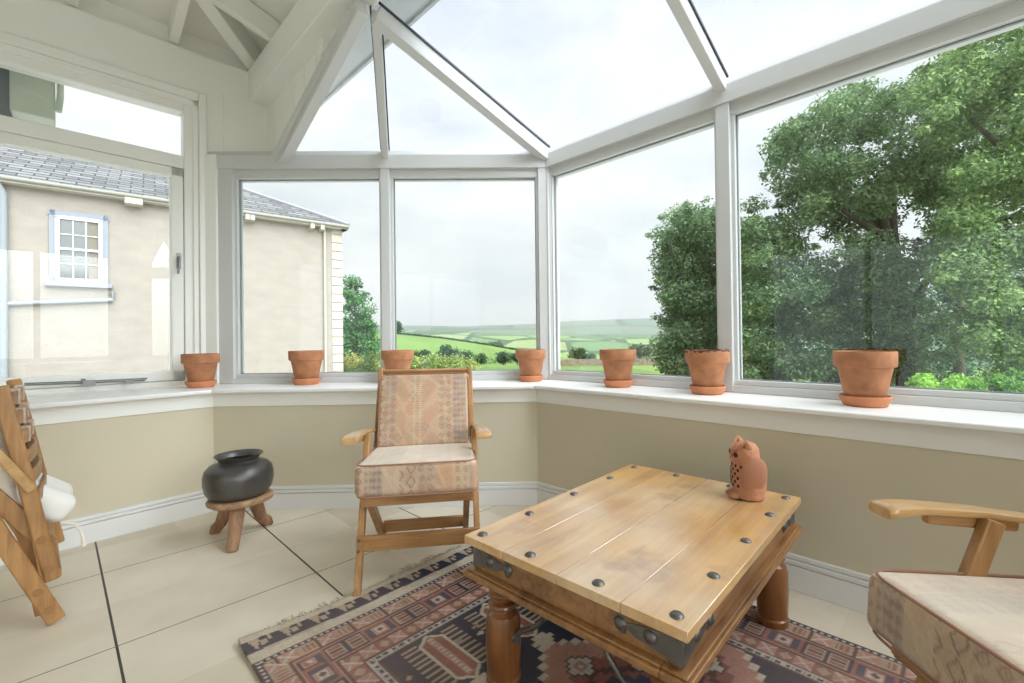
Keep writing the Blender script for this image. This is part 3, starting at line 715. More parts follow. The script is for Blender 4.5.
# ------------------------------------------------------------------ stool and metal pot
st = thing('three_legged_stool', 'low three legged wooden stool with bent legs standing in the corner', 'stool', (-1.585, 2.615, 0))
mb = MB(); rings = []
for (r, z) in ((.10, .196), (.150, .198), (.160, .206), (.163, .222), (.155, .232), (.145, .235), (.02, .232)):
    rings.append([(r * (1 + .03 * math.sin(3 * a + 1) + .012 * math.sin(7 * a)) * math.cos(a), r * (1 + .03 * math.sin(3 * a + 1) + .012 * math.sin(7 * a)) * math.sin(a), z) for a in [2 * math.pi * k / 40 for k in range(40)]])
mb.loft(rings).build('seat', M_['stooltop'], st, smooth=True)
for (fx, fy) in ((-1.753, 2.659), (-1.515, 2.43), (-1.517, 2.759)):
    d = Vector((fx + 1.585, fy - 2.615, 0)); k = d.normalized(); L = d.length
    MB().tube([k * .07 + Vector((0, 0, .205)), k * (.07 + (L - .1) * .5) + Vector((0, 0, .13)), k * (L - .035) + Vector((0, 0, .06)), k * L + Vector((0, 0, .028)), k * (L + .012) + Vector((0, 0, .0))],
              [.040, .036, .031, .030, .026], 14).build('leg', M_['stool'], st, smooth=True)
pj = thing('metal_pot', 'squat dark metal pot with a flared rim, on the three legged stool', 'pot', (-1.59, 2.61, .2345)); pj.scale = (1.04, 1.04, 1.10)
MB().lathe([(.001, 0), (.115, 0), (.140, .008), (.158, .035), (.166, .075), (.166, .110), (.158, .140), (.138, .160), (.112, .170), (.098, .176), (.092, .184), (.088, .182), (.092, .172), (.13, .155), (.150, .13), (.156, .10), (.15, .04), (.11, .012), (.001, .008)], 48, cap=False).build('body', M_['pewter'], pj, smooth=True, angle=60)
MB().lathe([(.093, .181), (.096, .190), (.108, .202), (.115, .207), (.115, .210), (.106, .206), (.094, .194), (.088, .182)], 48, cap=False).build('rim', M_['pewter'], pj, smooth=True, angle=60)

# ------------------------------------------------------------------ coffee table (long axis local x)
tb = thing('coffee_table', 'rustic honey wood coffee table with iron studs and straps, standing on the rug', 'table', (.449, 1.58, .009), R(46.6))
LX, LY = .528, .362
mb = MB()
ys = [-LY, -.20, -.01, .19, LY]
for a, b in zip(ys, ys[1:]): mb.box(-LX, LX, a + .0005, b - .0005, .446, .471)
top = mb.build('table_top', M_['twood'], tb, bevel=.0012, seg=1)
MB().box(-LX + .03, LX - .03, -LY + .03, LY - .03, .440, .447).build('top_underlay', M_['tside'], tb)
bx = MB()
ix, iy, th = LX - .022, LY - .022, .03
bx.box(-ix, ix, -iy, -iy + th, .368, .446); bx.box(-ix, ix, iy - th, iy, .368, .446); bx.box(-ix, -ix + th, -iy + th, iy - th, .368, .446); bx.box(ix - th, ix, -iy + th, iy - th, .368, .446)
box = bx.build('apron_box', M_['tside'], tb, bevel=.003)
ld = MB(); lx, ly = LX + .004, LY + .004
for (z0, z1, g) in ((.343, .361, 0), (.361, .368, .008)):
    ld.box(-lx + g, lx - g, -ly + g, -ly + .07, z0, z1); ld.box(-lx + g, lx - g, ly - .07, ly - g, z0, z1); ld.box(-lx + g, -lx + .07, -ly + .07, ly - .07, z0, z1); ld.box(lx - .07, lx - g, -ly + .07, ly - .07, z0, z1)
led = ld.build('ledge_frame', M_['tside'], tb, bevel=.008, seg=3)
leg_prof = [(.001, 0), (.052, 0), (.054, .004), (.055, .030), (.050, .036), (.052, .042), (.056, .12), (.055, .205), (.048, .226), (.034, .236), (.032, .241), (.044, .247), (.047, .254), (.044, .261), (.031, .267), (.031, .274), (.043, .281), (.046, .290), (.042, .298), (.034, .304), (.040, .314), (.050, .322), (.052, .345), (.001, .345)]
for sx in (-1, 1):
    for sy in (-1, 1):
        lg = MB().lathe(leg_prof, 28, (sx * (LX - .085), sy * (LY - .085), 0)).build('leg', M_['tleg'], tb, smooth=True, angle=35)
        lxx, lyy = sx * (LX - .085), sy * (LY - .085)
        d = Vector((0, -sy, 0))
        base = Vector((lxx, lyy, 0))
        pth = [base + d * .058 + Vector((0, 0, .155)), base + d * .060 + Vector((0, 0, .180)), base + d * .085 + Vector((0, 0, .200)), base + d * .13 + Vector((0, 0, .228)), base + d * .165 + Vector((0, 0, .262)), base + d * .185 + Vector((0, 0, .30)), base + d * .19 + Vector((0, 0, .348))]
        MB().tube(pth, [.012, .008, .008, .008, .008, .008, .008], 10).build('iron_brace', M_['iron'], lg, smooth=True)
        MB().lathe([(.001, 0), (.016, 0), (.014, .006), (.006, .010), (.001, .010)], 14, (0, 0, 0)).build('stud', M_['iron'], lg, smooth=True).matrix_local = Matrix.Translation(base + d * .054 + Vector((0, 0, .165))) @ Matrix.Rotation(R(90) * sy, 4, 'X')
# big hanging iron loop below the near long ledge
MB().tube([(-.02 + .0, -LY + .05, .33), (-.05, -LY + .04, .26), (-.02, -LY + .035, .18), (.08, -LY + .05, .15), (.17, -LY + .04, .18), (.20, -LY + .04, .26), (.18, -LY + .05, .33)], .008, 10).build('iron_loop', M_['iron'], led, smooth=True) if False else None
stud0 = None
def stud(x, y, z, rot=None, r=.0135, parent=top):
    global stud0
    if stud0 is None:
        stud0 = MB().lathe([(.001, .0085), (.007, .0076), (.0125, .005), (.0158, .0016), (.0165, -.001), (.001, -.001)], 20, cap=False)
    o = stud0.build('stud', M_['iron'], parent, smooth=True, angle=60)
    m = Matrix.Translation((x, y, z))
    if rot is not None: m = m @ rot
    o.matrix_local = m
for x in (-LX + .04, -.265, .0, .265, LX - .045):
    for y in (-LY + .042, LY - .042): stud(x, y, .4712)
for y in (-.115, .115):
    for x in (-LX + .038, LX - .04): stud(x, y, .4712)
# iron corner straps on the box: pointed bands with two bosses
for sx in (-1, 1):
    for sy in (-1, 1):
        for ax in (0, 1):
            L0 = ix if ax == 0 else iy
            face = (iy if ax == 0 else ix)
            s_in = L0 - .17
            a = [(L0 + .002, .374), (L0 + .002, .440), (L0 - .11, .424), (s_in + .035, .418), (s_in + .03, .434), (s_in + .015, .436), (s_in, .412), (s_in + .015, .386), (s_in + .03, .388), (s_in + .035, .404), (L0 - .11, .392)]
            q = MB()
            def P(l, z, o):
                return (sx * l, sy * (face + o), z) if ax == 0 else (sx * (face + o), sy * l, z)
            n = len(a)
            q.add([P(l, z, 0) for l, z in a] + [P(l, z, .003) for l, z in a], [tuple(range(n)), tuple(range(n, 2 * n))] + [(i, (i + 1) % n, n + (i + 1) % n, n + i) for i in range(n)])
            sp_ = q.build('corner_strap', M_['iron'], box, bevel=.001)
            rot = (Matrix.Rotation(R(90) * (1 if sy < 0 else -1), 4, 'X') if ax == 0 else Matrix.Rotation(R(90) * (1 if sx > 0 else -1), 4, 'Y'))
            for l in (s_in + .018, L0 - .075):
                p3 = P(l, .410, .003); stud(*p3, rot, parent=box)

# ------------------------------------------------------------------ owl
def owl():
    o = thing('owl_figurine', 'terracotta owl figurine with pierced chest on the far corner of the coffee table', 'owl figurine', (.874, 1.724, .4805), R(172))
    o.scale = (1.08, 1.08, 1.12)
    # facing local +x ; body rings (z, half depth x, half width y, x shift)
    prof = [(.0, .048, .046, -.004), (.006, .052, .050, -.004), (.03, .054, .052, -.004), (.055, .059, .057, -.004), (.085, .058, .057, -.003), (.105, .054, .054, -.001), (.118, .049, .050, .001), (.13, .044, .050, .005), (.150, .045, .052, .006), (.170, .042, .048, .005), (.184, .033, .040, .003), (.191, .016, .022, .002), (.193, .001, .001, .001)]
    rings = []
    for z, a, b, c in prof:
        rings.append([(c + a * math.cos(t) * (1 - .06 * (abs(math.sin(t)) ** 3)), b * math.sin(t), z) for t in [2 * math.pi * k / 40 for k in range(40)]])
    MB().loft(rings).build('body', M_['owl'], o, smooth='full').modifiers.new('s', 'SUBSURF').levels = 1
    def blob(name, c, r, m, par=o, rot=(0, 0, 0), n=20):
        V = []; rr = []
        for j in range(1, 12):
            ph = math.pi * j / 12; rr.append([(math.sin(ph) * math.cos(2 * math.pi * k / n), math.sin(ph) * math.sin(2 * math.pi * k / n), math.cos(ph)) for k in range(n)])
        q = MB().loft(rr).build(name, m, par, smooth='full'); q.location = c; q.scale = r; q.rotation_euler = rot; return q
    for s in (-1, 1):
        blob('wing', (-.006, s * .042, .084), (.043, .020, .066), M_['owl'], rot=(R(-6) * s, R(-14), 0))
        blob('foot', (.050, s * .020, .012), (.020, .014, .012), M_['owl'])
        # ear tufts, brow to beak ridge
        MB().loft([[(.004 + .018 * math.cos(t), s * .030 + .016 * math.sin(t), .168) for t in [2 * math.pi * k / 12 for k in range(12)]],
                   [(.012 + .010 * math.cos(t), s * .038 + .008 * math.sin(t), .190) for t in [2 * math.pi * k / 12 for k in range(12)]],
                   [(.018 + .001 * math.cos(t), s * .044 + .001 * math.sin(t), .208) for t in [2 * math.pi * k / 12 for k in range(12)]]]).build('ear_tuft', M_['owl'], o, smooth='full')
        MB().tube([(.055, s * .004, .148), (.045, s * .018, .166), (.029, s * .034, .184), (.020, s * .042, .200)], [.004, .005, .005, .003], 10).build('brow', M_['owl'], o, smooth='full')
        ey = blob('eye', (.0415, s * .0265, .152), (.008, .0105, .0105), M_['owl'], rot=(0, 0, s * R(34)))
        MB().lathe([(.001, 0), (.0085, 0), (.0082, .002), (.001, .003)], 16).build('pupil', M_['dark'], o, smooth=True).matrix_local = Matrix.Translation((.0415 + .0068, s * (.0265 + .0045), .152)) @ Matrix.Rotation(s * R(34), 4, 'Z') @ Matrix.Rotation(R(90), 4, 'Y')
    MB().loft([[(.048 + .010 * math.cos(t), .010 * math.sin(t), .150) for t in [2 * math.pi * k / 10 for k in range(10)]], [(.058 + .003 * math.cos(t), .004 * math.sin(t), .136) for t in [2 * math.pi * k / 10 for k in range(10)]], [(.056 + .001 * math.cos(t), .001 * math.sin(t), .126) for t in [2 * math.pi * k / 10 for k in range(10)]]]).build('beak', M_['owl'], o, smooth='full')
    # pierced chest
    for row, z in enumerate((.113, .100, .087, .074, .061, .048)):
        for k in range(-2, 3):
            an = (k + (.5 if row % 2 else 0)) * .42
            if abs(an) > .95 - row * .06: continue
            j = next(i for i in range(len(prof) - 1) if prof[i][0] <= z <= prof[i + 1][0]); f = (z - prof[j][0]) / (prof[j + 1][0] - prof[j][0])
            a, b, c = [prof[j][q] * (1 - f) + prof[j + 1][q] * f for q in (1, 2, 3)]
            MB().lathe([(.001, -.002), (.0042, -.002), (.0042, .0012), (.001, .0014)], 10).build('pierced_hole', M_['dark'], o).matrix_local = Matrix.Translation((c + a * math.cos(an), b * math.sin(an), z)) @ Matrix.Rotation(an, 4, 'Z') @ Matrix.Rotation(R(90), 4, 'Y') @ Matrix.Scale(1.35, 4, (1, 0, 0))
    return o
owl()

# ------------------------------------------------------------------ rug (a along u, b along v from the far end)
def rug():
    W, LEN, st = 1.49, 2.35, .0055
    na, nb = int(W / st), int(LEN / st)
    a = (np.arange(na + 1) / na * W)[:, None] * np.ones((1, nb + 1)); b = np.ones((na + 1, 1)) * (np.arange(nb + 1) / nb * LEN)[None, :]
    K = {k: np.array(srgb(*v)) for k, v in dict(navy=(46, 52, 72), nav2=(60, 68, 90), rust=(152, 92, 78), pink=(186, 132, 112), cream=(205, 190, 165), tan=(176, 150, 122), white=(196, 186, 170), brown=(92, 66, 58), grey=(140, 140, 140), red=(120, 52, 52)).items()}
    C = np.empty((na + 1, nb + 1, 3)); C[:] = K['navy']
    b2 = b - .165; d = np.minimum(np.minimum(a, W - a), b2)
    lat = np.where(b2 <= np.minimum(a, W - a), a, b)          # coordinate running along the border
    def put(m, k): C[m] = K[k]
    def cell(x, p): return (x / p) % 1
    # field
    put((d > .30), 'navy')
    # mottled field motifs
    rs = np.random.default_rng(5)
    def star(ca, cb, r, k):
        x, y = np.abs(a - ca), np.abs(b - cb)
        put((np.maximum(x, y) < r) & (np.minimum(x, y) < r * .38), k); put((x + y) < r * .9, k)
    def cross(ca, cb, r):
        x, y = np.abs(a - ca), np.abs(b - cb)
        put(((x < r) & (y < r * .36)) | ((y < r) & (x < r * .36)) | (np.maximum(x, y) < r * .66), 'brown')
        q = r * .85
        put(((x < q) & (y < q * .3)) | ((y < q) & (x < q * .3)) | (np.maximum(x, y) < q * .6), 'white'); put(np.maximum(x, y) < r * .32, 'pink'); put((x + y) < r * .2, 'cream')
    def comb(ca, cb, s=1.0, flip=1):
        x = (a - ca) * flip / s; y = (b - cb) / s
        body = (np.abs(x) < .055) & (np.abs(y) < .15 - np.abs(x) * .8)
        put(body, 'cream'); put((np.abs(x) < .042) & (np.abs(y) < .135 - np.abs(x) * .8), 'rust'); put((np.abs(x) < .012) & (np.abs(y) < .12), 'pink')
        put((np.abs(x) < .010) & (np.abs(y) < .12) & (cell(y, .02) < .5), 'white')
        put((np.abs(x) > .055) & (np.abs(x) < .115) & (np.abs(y) < .13) & (cell(y, .026) < .42), 'tan')
        put((np.abs(x) < .03) & (y > .15) & (y < .21), 'cream'); put((np.abs(x) < .05) & (y > .17) & (y < .19), 'cream')
    for ca in (.48, .76, 1.03):
        comb(ca, .62, 1.0)
    comb(.42, 1.05, .8); comb(1.08, 1.05, .8); comb(.62, 2.0, 1); comb(.95, 2.0, 1)
    # medallion
    x, y = np.abs(a - W / 2), np.abs(b - 1.28)
    med = (x * .9 + y) < .50
    med &= ((np.floor((x * .9) / .03) * .03 + y) < .46)
    put(med, 'cream'); med2 = (np.floor((x * .9) / .03) * .03 + y) < .435; put(med2, 'pink')
    put((np.floor((x * .9) / .03) * .03 + y) < .33, 'rust'); put((np.abs(np.floor((x * .9) / .02) * .02 + y - .25) < .015), 'brown')
    put((np.floor((x * .9) / .03) * .03 + y) < .20, 'nav2')
    for (sa, sb) in ((.30, 0), (-.30, 0), (0, .3), (0, -.3), (.16, .16), (-.16, .16), (.16, -.16), (-.16, -.16)): cross(W / 2 + sa, 1.28 + sb, .055)
    cross(W / 2, 1.28, .10)
    taken = []
    for _ in range(150):
        ca, cb = rs.uniform(.33, W - .33), rs.uniform(.50, LEN - .05)
        if abs(ca - W / 2) * .9 + abs(cb - 1.28) < .53: continue
        k = rs.choice(['white', 'pink', 'tan', 'cream', 'rust', 'grey']); r = rs.uniform(.010, .022)
        ia, ib = int(ca / st), int(cb / st)
        if not np.allclose(C[ia, ib], K['navy']): continue
        t = rs.integers(3)
        if t == 0: star(ca, cb, r, k)
        elif t == 1:                                         # little animal
            put((np.abs(a - ca) < r * 1.4) & (np.abs(b - cb) < r * .5), k); put((np.abs(np.abs(a - ca) - r) < r * .22) & (b - cb > 0) & (b - cb < r * 1.3), k); put((np.abs(a - ca - r * 1.5) < r * .4) & (np.abs(b - cb + r * .5) < r * .5), k)
        else: put((np.abs(a - ca) + np.abs(b - cb)) < r, k)
    # thin red lines across the field
    put((np.abs(b - .92 - .0 * a) < .004) & (d > .3) & ~med, 'red'); put((np.abs(a - .90) < .004) & (d > .3) & (b < .9) & (np.abs(C - K['navy']).sum(2) < 1e-6), 'red')
    # borders
    put(d < .305, 'brown'); put(d < .298, 'white'); put((d < .298) & (d > .272) & (cell(lat, .012) < .42), 'grey'); put((d < .29) & (d > .28) & (cell(lat, .03) < .5), 'navy')
    put(d < .270, 'brown'); put(d < .262, 'pink')
    m = (d < .262) & (d > .205); c1 = cell(lat, .11); put(m & (c1 < .5), 'rust'); put(m & (np.abs(c1 - .25) * .11 + np.abs(d - .233) < .022), 'tan')
    put(m & (np.abs(c1 - .75) * .11 < .024) & (np.abs(np.abs(c1 - .75) * .11 - np.abs(d - .233)) < .0045), 'white')
    put(d < .205, 'brown'); put(d < .197, 'navy')
    m = (d < .197) & (d > .095); c1 = np.abs(cell(lat, .26) - .5) * .26; e = np.abs(d - .146)
    put(m & (np.maximum(c1, e * 1.4) < .060), 'rust'); put(m & (np.maximum(c1, e * 1.4) < .048), 'nav2'); put(m & (np.maximum(c1, e) < .026), 'pink'); put(m & (np.maximum(c1, e) < .018), 'white'); put(m & ((c1 + e) < .014), 'brown')
    put(m & (c1 > .068) & (c1 < .122) & (e < .034), 'tan'); put(m & (c1 > .074) & (c1 < .118) & (e < .026) & (e > .010), 'rust'); put(m & (c1 > .074) & (c1 < .118) & (e < .006), 'navy')
    put(m & (e > .044), 'pink')
    put(d < .095, 'brown'); put(d < .088, 'pink')
    m = (d < .088) & (d > .025); c1 = cell(lat, .13); e = np.abs(d - .056)
    put(m & (c1 < .5), 'tan'); put(m & (np.abs(c1 - .25) < .16) & (e < .02) & (cell(lat, .016) < .5), 'rust')
    put(m & (np.abs(c1 - .75) * .13 < .026) & (np.abs(np.abs(c1 - .75) * .13 - e) < .005), 'white'); put(m & (np.abs(c1 - .5) < .04), 'brown')
    put(d < .025, 'navy'); put((d < .020) & (d > .008) & (cell(lat, .022) < .5), 'white'); put(d < .004, 'brown')
    # flat woven end: fringe side cream, navy band with pale figures, cream band
    wob = .010 * np.sin(a * 5.1) + .006 * np.sin(a * 13)
    put(b < .168, 'cream'); bb = b + wob * .3
    put((bb > .118) & (bb < .121), 'tan')
    nb_ = (bb > .04) & (bb < .112); put(nb_, 'navy')
    c1 = cell(a, .105); e = (bb - .04) / .072
    fig = nb_ & ((np.abs(c1 - .35) < .18 * (1 - e)) | ((np.abs(c1 - .62) < .10) & (e > .25) & (e < .7)) | ((np.abs(c1 - .8) < .05) & (e < .45)))
    C[fig] = K['tan'] * .8 + K['cream'] * .2
    put(nb_ & (e > .9), 'nav2')
    C *= (1 + rs.normal(0, .085, C.shape[:2]))[:, :, None]
    C = C * .70 + C.mean(2, keepdims=True) * .12
    wear = np.clip((np.sin(a * 3.1 + 1) * np.sin(b * 2.3 + .5) + .3) * .22, 0, .25)[:, :, None]
    C = C * (1 - wear) + np.array(srgb(168, 142, 126)) * wear
    far_w = .012 * np.sin(a * 4.0) * np.clip(1 - b / .3, 0, 1)
    uu, vv = .455 + a, -1.905 + b + far_w
    z = .008 + .0015 * np.sin(a * 9) * np.sin(b * 7) + .012 * np.exp(-((a / .10) ** 2 + (b / .10) ** 2))
    P = np.stack([(uu + vv) * S2, (uu - vv) * S2, z], -1).reshape(-1, 3)
    idx = np.arange((na + 1) * (nb + 1)).reshape(na + 1, nb + 1)
    Fq = np.stack([idx[:-1, :-1], idx[1:, :-1], idx[1:, 1:], idx[:-1, 1:]], -1).reshape(-1, 4)
    me = bpy.data.meshes.new('rug'); me.vertices.add(len(P)); me.vertices.foreach_set('co', P.ravel()); me.loops.add(Fq.size); me.loops.foreach_set('vertex_index', Fq.ravel())
    me.polygons.add(len(Fq)); me.polygons.foreach_set('loop_start', np.arange(0, Fq.size, 4)); me.update(calc_edges=True)
    o = bpy.data.objects.new('rug', me); COL.objects.link(o); me.materials.append(M_['rug'])
    set_col(o, np.clip(C.reshape(-1, 3), 0, 1))
    sol = o.modifiers.new('thick', 'SOLIDIFY'); sol.thickness = .007; sol.offset = -1
    tag(o, 'worn navy and rust patterned wool rug with a flat woven end, under the coffee table', 'rug')
    fr = MB()
    for k in range(330):
        aa = random.uniform(0, W); L = random.uniform(.015, .075) * (.4 + .6 * abs(math.sin(aa * 6)))
        v0 = -1.897 + .012 * math.sin(aa * 4.0); p0 = uv(.455 + aa, v0, .006); dx = random.uniform(-.02, .02)
        p1 = uv(.455 + aa + dx * .5, v0 - L * .5, .008); p2 = uv(.455 + aa + dx, v0 - L, .003)
        fr.tube([p0, p1, p2], [.003, .0028, .0018], 5)
    f = fr.build('fringe', M_['fringe'], o); f['kind'] = 'stuff'
    return o
rug()

# ------------------------------------------------------------------ outside: ground and landscape
def terrain(name, xs, ys, zf, m, kind='structure'):
    P = [(x, y, zf(x, y)) for y in ys for x in xs]; nx = len(xs); Fq = [(j * nx + i, j * nx + i + 1, (j + 1) * nx + i + 1, (j + 1) * nx + i) for j in range(len(ys) - 1) for i in range(nx - 1)]
    o = np_obj(name, np.array(P, float), Fq, m)
    return tag(o, kind=kind)
def field_mat(name, cols, scale, hedge=None, rough=1.0, detail=2):
    m = bpy.data.materials.new(name); m.use_nodes = True; nt = m.node_tree; b = nt.nodes['Principled BSDF']; b.inputs['Roughness'].default_value = rough; b.inputs['Specular IOR Level'].default_value = .1
    N = nt.nodes.new; L = nt.links.new
    tc = N('ShaderNodeTexCoord'); mp = N('ShaderNodeMapping'); mp.inputs['Scale'].default_value = (1, .55, 0); L(tc.outputs['Object'], mp.inputs['Vector'])
    v = N('ShaderNodeTexVoronoi'); v.inputs['Scale'].default_value = scale; L(mp.outputs['Vector'], v.inputs['Vector'])
    sp = N('ShaderNodeSeparateColor'); L(v.outputs['Color'], sp.inputs[0])
    r = N('ShaderNodeValToRGB'); r.color_ramp.interpolation = 'CONSTANT'
    while len(r.color_ramp.elements) < len(cols): r.color_ramp.elements.new(.5)
    for k, c in enumerate(cols): r.color_ramp.elements[k].position = k / len(cols); r.color_ramp.elements[k].color = (*srgb(*c), 1)
    L(sp.outputs[0], r.inputs['Fac'])
    n = N('ShaderNodeTexNoise'); n.inputs['Scale'].default_value = scale * 6; n.inputs['Detail'].default_value = 6; L(tc.outputs['Object'], n.inputs['Vector'])
    hs = N('ShaderNodeHueSaturation'); mr = N('ShaderNodeMapRange'); mr.inputs['To Min'].default_value = .75; mr.inputs['To Max'].default_value = 1.25; L(n.outputs['Fac'], mr.inputs['Value']); L(mr.outputs['Result'], hs.inputs['Value']); L(r.outputs['Color'], hs.inputs['Color'])
    out = hs.outputs['Color']
    if hedge:
        v2 = N('ShaderNodeTexVoronoi'); v2.feature = 'DISTANCE_TO_EDGE'; v2.inputs['Scale'].default_value = scale; L(mp.outputs['Vector'], v2.inputs['Vector'])
        lt = N('ShaderNodeMath'); lt.operation = 'LESS_THAN'; lt.inputs[1].default_value = hedge; L(v2.outputs['Distance'], lt.inputs[0])
        mx = N('ShaderNodeMix'); mx.data_type = 'RGBA'; L(lt.outputs[0], mx.inputs['Factor']); L(out, mx.inputs['A']); mx.inputs['B'].default_value = (*srgb(62, 88, 58), 1); out = mx.outputs['Result']
    L(out, b.inputs['Base Color'])
    return m
def sm(a, b, x): t = min(1, max(0, (x - a) / (b - a))); return t * t * (3 - 2 * t)
M_['gravel'] = mat('grey_bounce_gravel', srgb(182, 182, 178), .95, bump=.6, bscale=14, var=.15, vscale=9)
M_['lawn'] = field_mat('lawn', [(104, 128, 72), (110, 134, 76)], .15)
M_['field'] = field_mat('pasture', [(108, 132, 76), (116, 140, 80), (102, 126, 74)], .012)
M_['farfield'] = field_mat('patchwork_fields', [(122, 148, 92), (100, 130, 82), (138, 152, 100), (88, 118, 78), (128, 154, 92), (78, 106, 74)], .010, .05)
M_['hill'] = field_mat('far_moor', [(92, 116, 92), (102, 120, 94), (84, 108, 86)], .0016, .03)
def land_z(x, y):
    d = math.hypot(x, y)
    z = -.45 - .085 * max(0, d - 9) ** 1.0 * (1 - sm(60, 260, d)) - 0
    z = -.45 - 3.2 * sm(9, 60, d) - 9 * sm(50, 260, d)
    # pasture rising to the left
    z += 11.5 * sm(60, 240, d) * sm(.02, -.55, x / max(d, 1))
    z += 3.0 * math.sin(x * .013 + 1) * sm(120, 400, d) * math.sin(y * .009)
    z += -10 * sm(240, 520, d) + 40 * sm(500, 1500, d) + 62 * sm(1300, 2600, d) + 10 * math.sin(x * .0031 + y * .0022) * sm(500, 1200, d) + 14 * math.sin(x * .0017 + .6) * sm(1300, 2600, d)
    return z
ygrid = [-12, -4, 3.5, 5, 7, 10, 14, 19, 26, 35, 47, 60]
xg = lambda L, n: [-L + 2 * L * i / n for i in range(n + 1)]
def polar_land(name, r0, r1, nr, m):
    P = []; na = 90
    for j in range(nr + 1):
        r = r0 * (r1 / r0) ** (j / nr)
        for i in range(na + 1):
            an = R(-80 + 160 * i / na); x, y = r * math.sin(an), r * math.cos(an); P.append((x, y, land_z(x, y)))
    Fq = [(j * (na + 1) + i, j * (na + 1) + i + 1, (j + 1) * (na + 1) + i + 1, (j + 1) * (na + 1) + i) for j in range(nr) for i in range(na)]
    return tag(np_obj(name, np.array(P, float), Fq, m), kind='structure')
gl = MB().prism([(13 * math.cos(2 * math.pi * k / 64), 13 * math.sin(2 * math.pi * k / 64)) for k in range(64)], -.9, -.46)  # grey ground disc added to keep green lawn bounce off the walls
tag(gl.build('ground_bounce', M_['gravel']), kind='structure')
polar_land('ground_garden', 12.5, 62, 20, M_['lawn']); polar_land('ground_pasture', 62, 300, 24, M_['field']); polar_land('ground_valley', 300, 1300, 30, M_['farfield']); polar_land('ground_hills', 1300, 3600, 30, M_['hill'])

def hill():
    cols = [340, 365, 390, 415, 440, 465, 490, 515, 540, 560, 585, 620]
    top = {340: 329, 365: 331, 390: 333, 415: 335.5, 440: 338, 465: 341.5, 490: 345.5, 515: 350, 540: 354, 560: 357, 585: 360, 620: 363}
    P = []; 
    for px in cols:
        r = far(px, top[px], 175); f0 = far(px, 340, 124); z0 = land_z(f0.x, f0.y); bk = far(px, 340, 215)
        for t in (0, .15, .35, .6, .85, 1.0):
            e = t * t * (3 - 2 * t) * .6 + t * .4; P.append((f0.x + (r.x - f0.x) * t, f0.y + (r.y - f0.y) * t, (z0 - .5) + (r.z - z0 + .5) * e))
        P.append((bk.x, bk.y, -40))
    n = 7; Fq = [(i * n + j, (i + 1) * n + j, (i + 1) * n + j + 1, i * n + j + 1) for i in range(len(cols) - 1) for j in range(n - 1)]
    tag(np_obj('ground_hillside', np.array(P, float), Fq, M_['field']), kind='structure')
hill()
# foliage -----------------------------------------------------------------
def leaves_mesh(name, centers, radii, per, size, cols, seed, flat=.75, parent=None, m=None):
    rg = np.random.default_rng(seed); C0 = np.repeat(np.array(centers, float), per, 0); R0 = np.repeat(np.array(radii, float), per)[:, None]
    n = len(C0)
    d = rg.normal(size=(n, 3)); d /= np.linalg.norm(d, axis=1, keepdims=True); rad = rg.uniform(0, 1.0, (n, 1)) ** .5 * 1.25
    pos = C0 + d * rad * R0 * np.array([1, 1, flat])
    nn = d * .6 + rg.normal(size=(n, 3)) * .6 + np.array([0, 0, .7]); nn /= np.linalg.norm(nn, axis=1, keepdims=True)
    t = np.cross(nn, rg.normal(size=(n, 3))); t /= np.linalg.norm(t, axis=1, keepdims=True); bt = np.cross(nn, t)
    s = size * rg.uniform(.6, 1.35, (n, 1))
    V = np.stack([pos - t * s, pos + bt * s * .55, pos + t * s, pos - bt * s * .55], 1).reshape(-1, 3)
    me = bpy.data.meshes.new(name); me.vertices.add(4 * n); me.vertices.foreach_set('co', V.astype(np.float32).ravel()); me.loops.add(4 * n); me.loops.foreach_set('vertex_index', np.arange(4 * n)); me.polygons.add(n); me.polygons.foreach_set('loop_start', np.arange(0, 4 * n, 4)); me.update(calc_edges=True)
    o = bpy.data.objects.new(name, me); COL.objects.link(o); me.materials.append(m or M_['leaf'])
    if parent: o.parent = parent
    cc = np.array([srgb(*c) for c in cols]); bl = np.repeat(rg.integers(0, len(cols), len(centers)), per)
    pick = np.where(rg.random(n) < .65, bl, rg.integers(0, len(cols), n)); c = cc[pick] * rg.uniform(.8, 1.2, (n, 1))
    set_col(o, np.repeat(c, 4, 0)); return o
M_['leaf'] = attr_mat('leaves', .6, 0, trans=.35)
M_['bark'] = mat('bark', (.10, .085, .065), .9, bump=.5, bscale=12, var=.3, vscale=4)
def inpoly(x, y, poly):
    c = False; j = len(poly) - 1
    for i in range(len(poly)):
        if ((poly[i][1] > y) != (poly[j][1] > y)) and x < (poly[j][0] - poly[i][0]) * (y - poly[i][1]) / (poly[j][1] - poly[i][1]) + poly[i][0]: c = not c
        j = i
    return c
def sample_crown(poly, n, d0, d1, gaps=(), seed=1, gr=14):
    """crown volume: points spread over the silhouette at true depths"""
    rg = random.Random(seed); xs = [p[0] for p in poly]; ys = [p[1] for p in poly]; out = []
    while len(out) < n:
        x, y = rg.uniform(min(xs), max(xs)), rg.uniform(min(ys), max(ys))
        if not inpoly(x, y, poly) or any((x - g[0]) ** 2 + (y - g[1]) ** 2 < (g[2] if len(g) > 2 else gr) ** 2 for g in gaps): continue
        out.append(far(x, y, rg.uniform(d0, d1)))
    return out
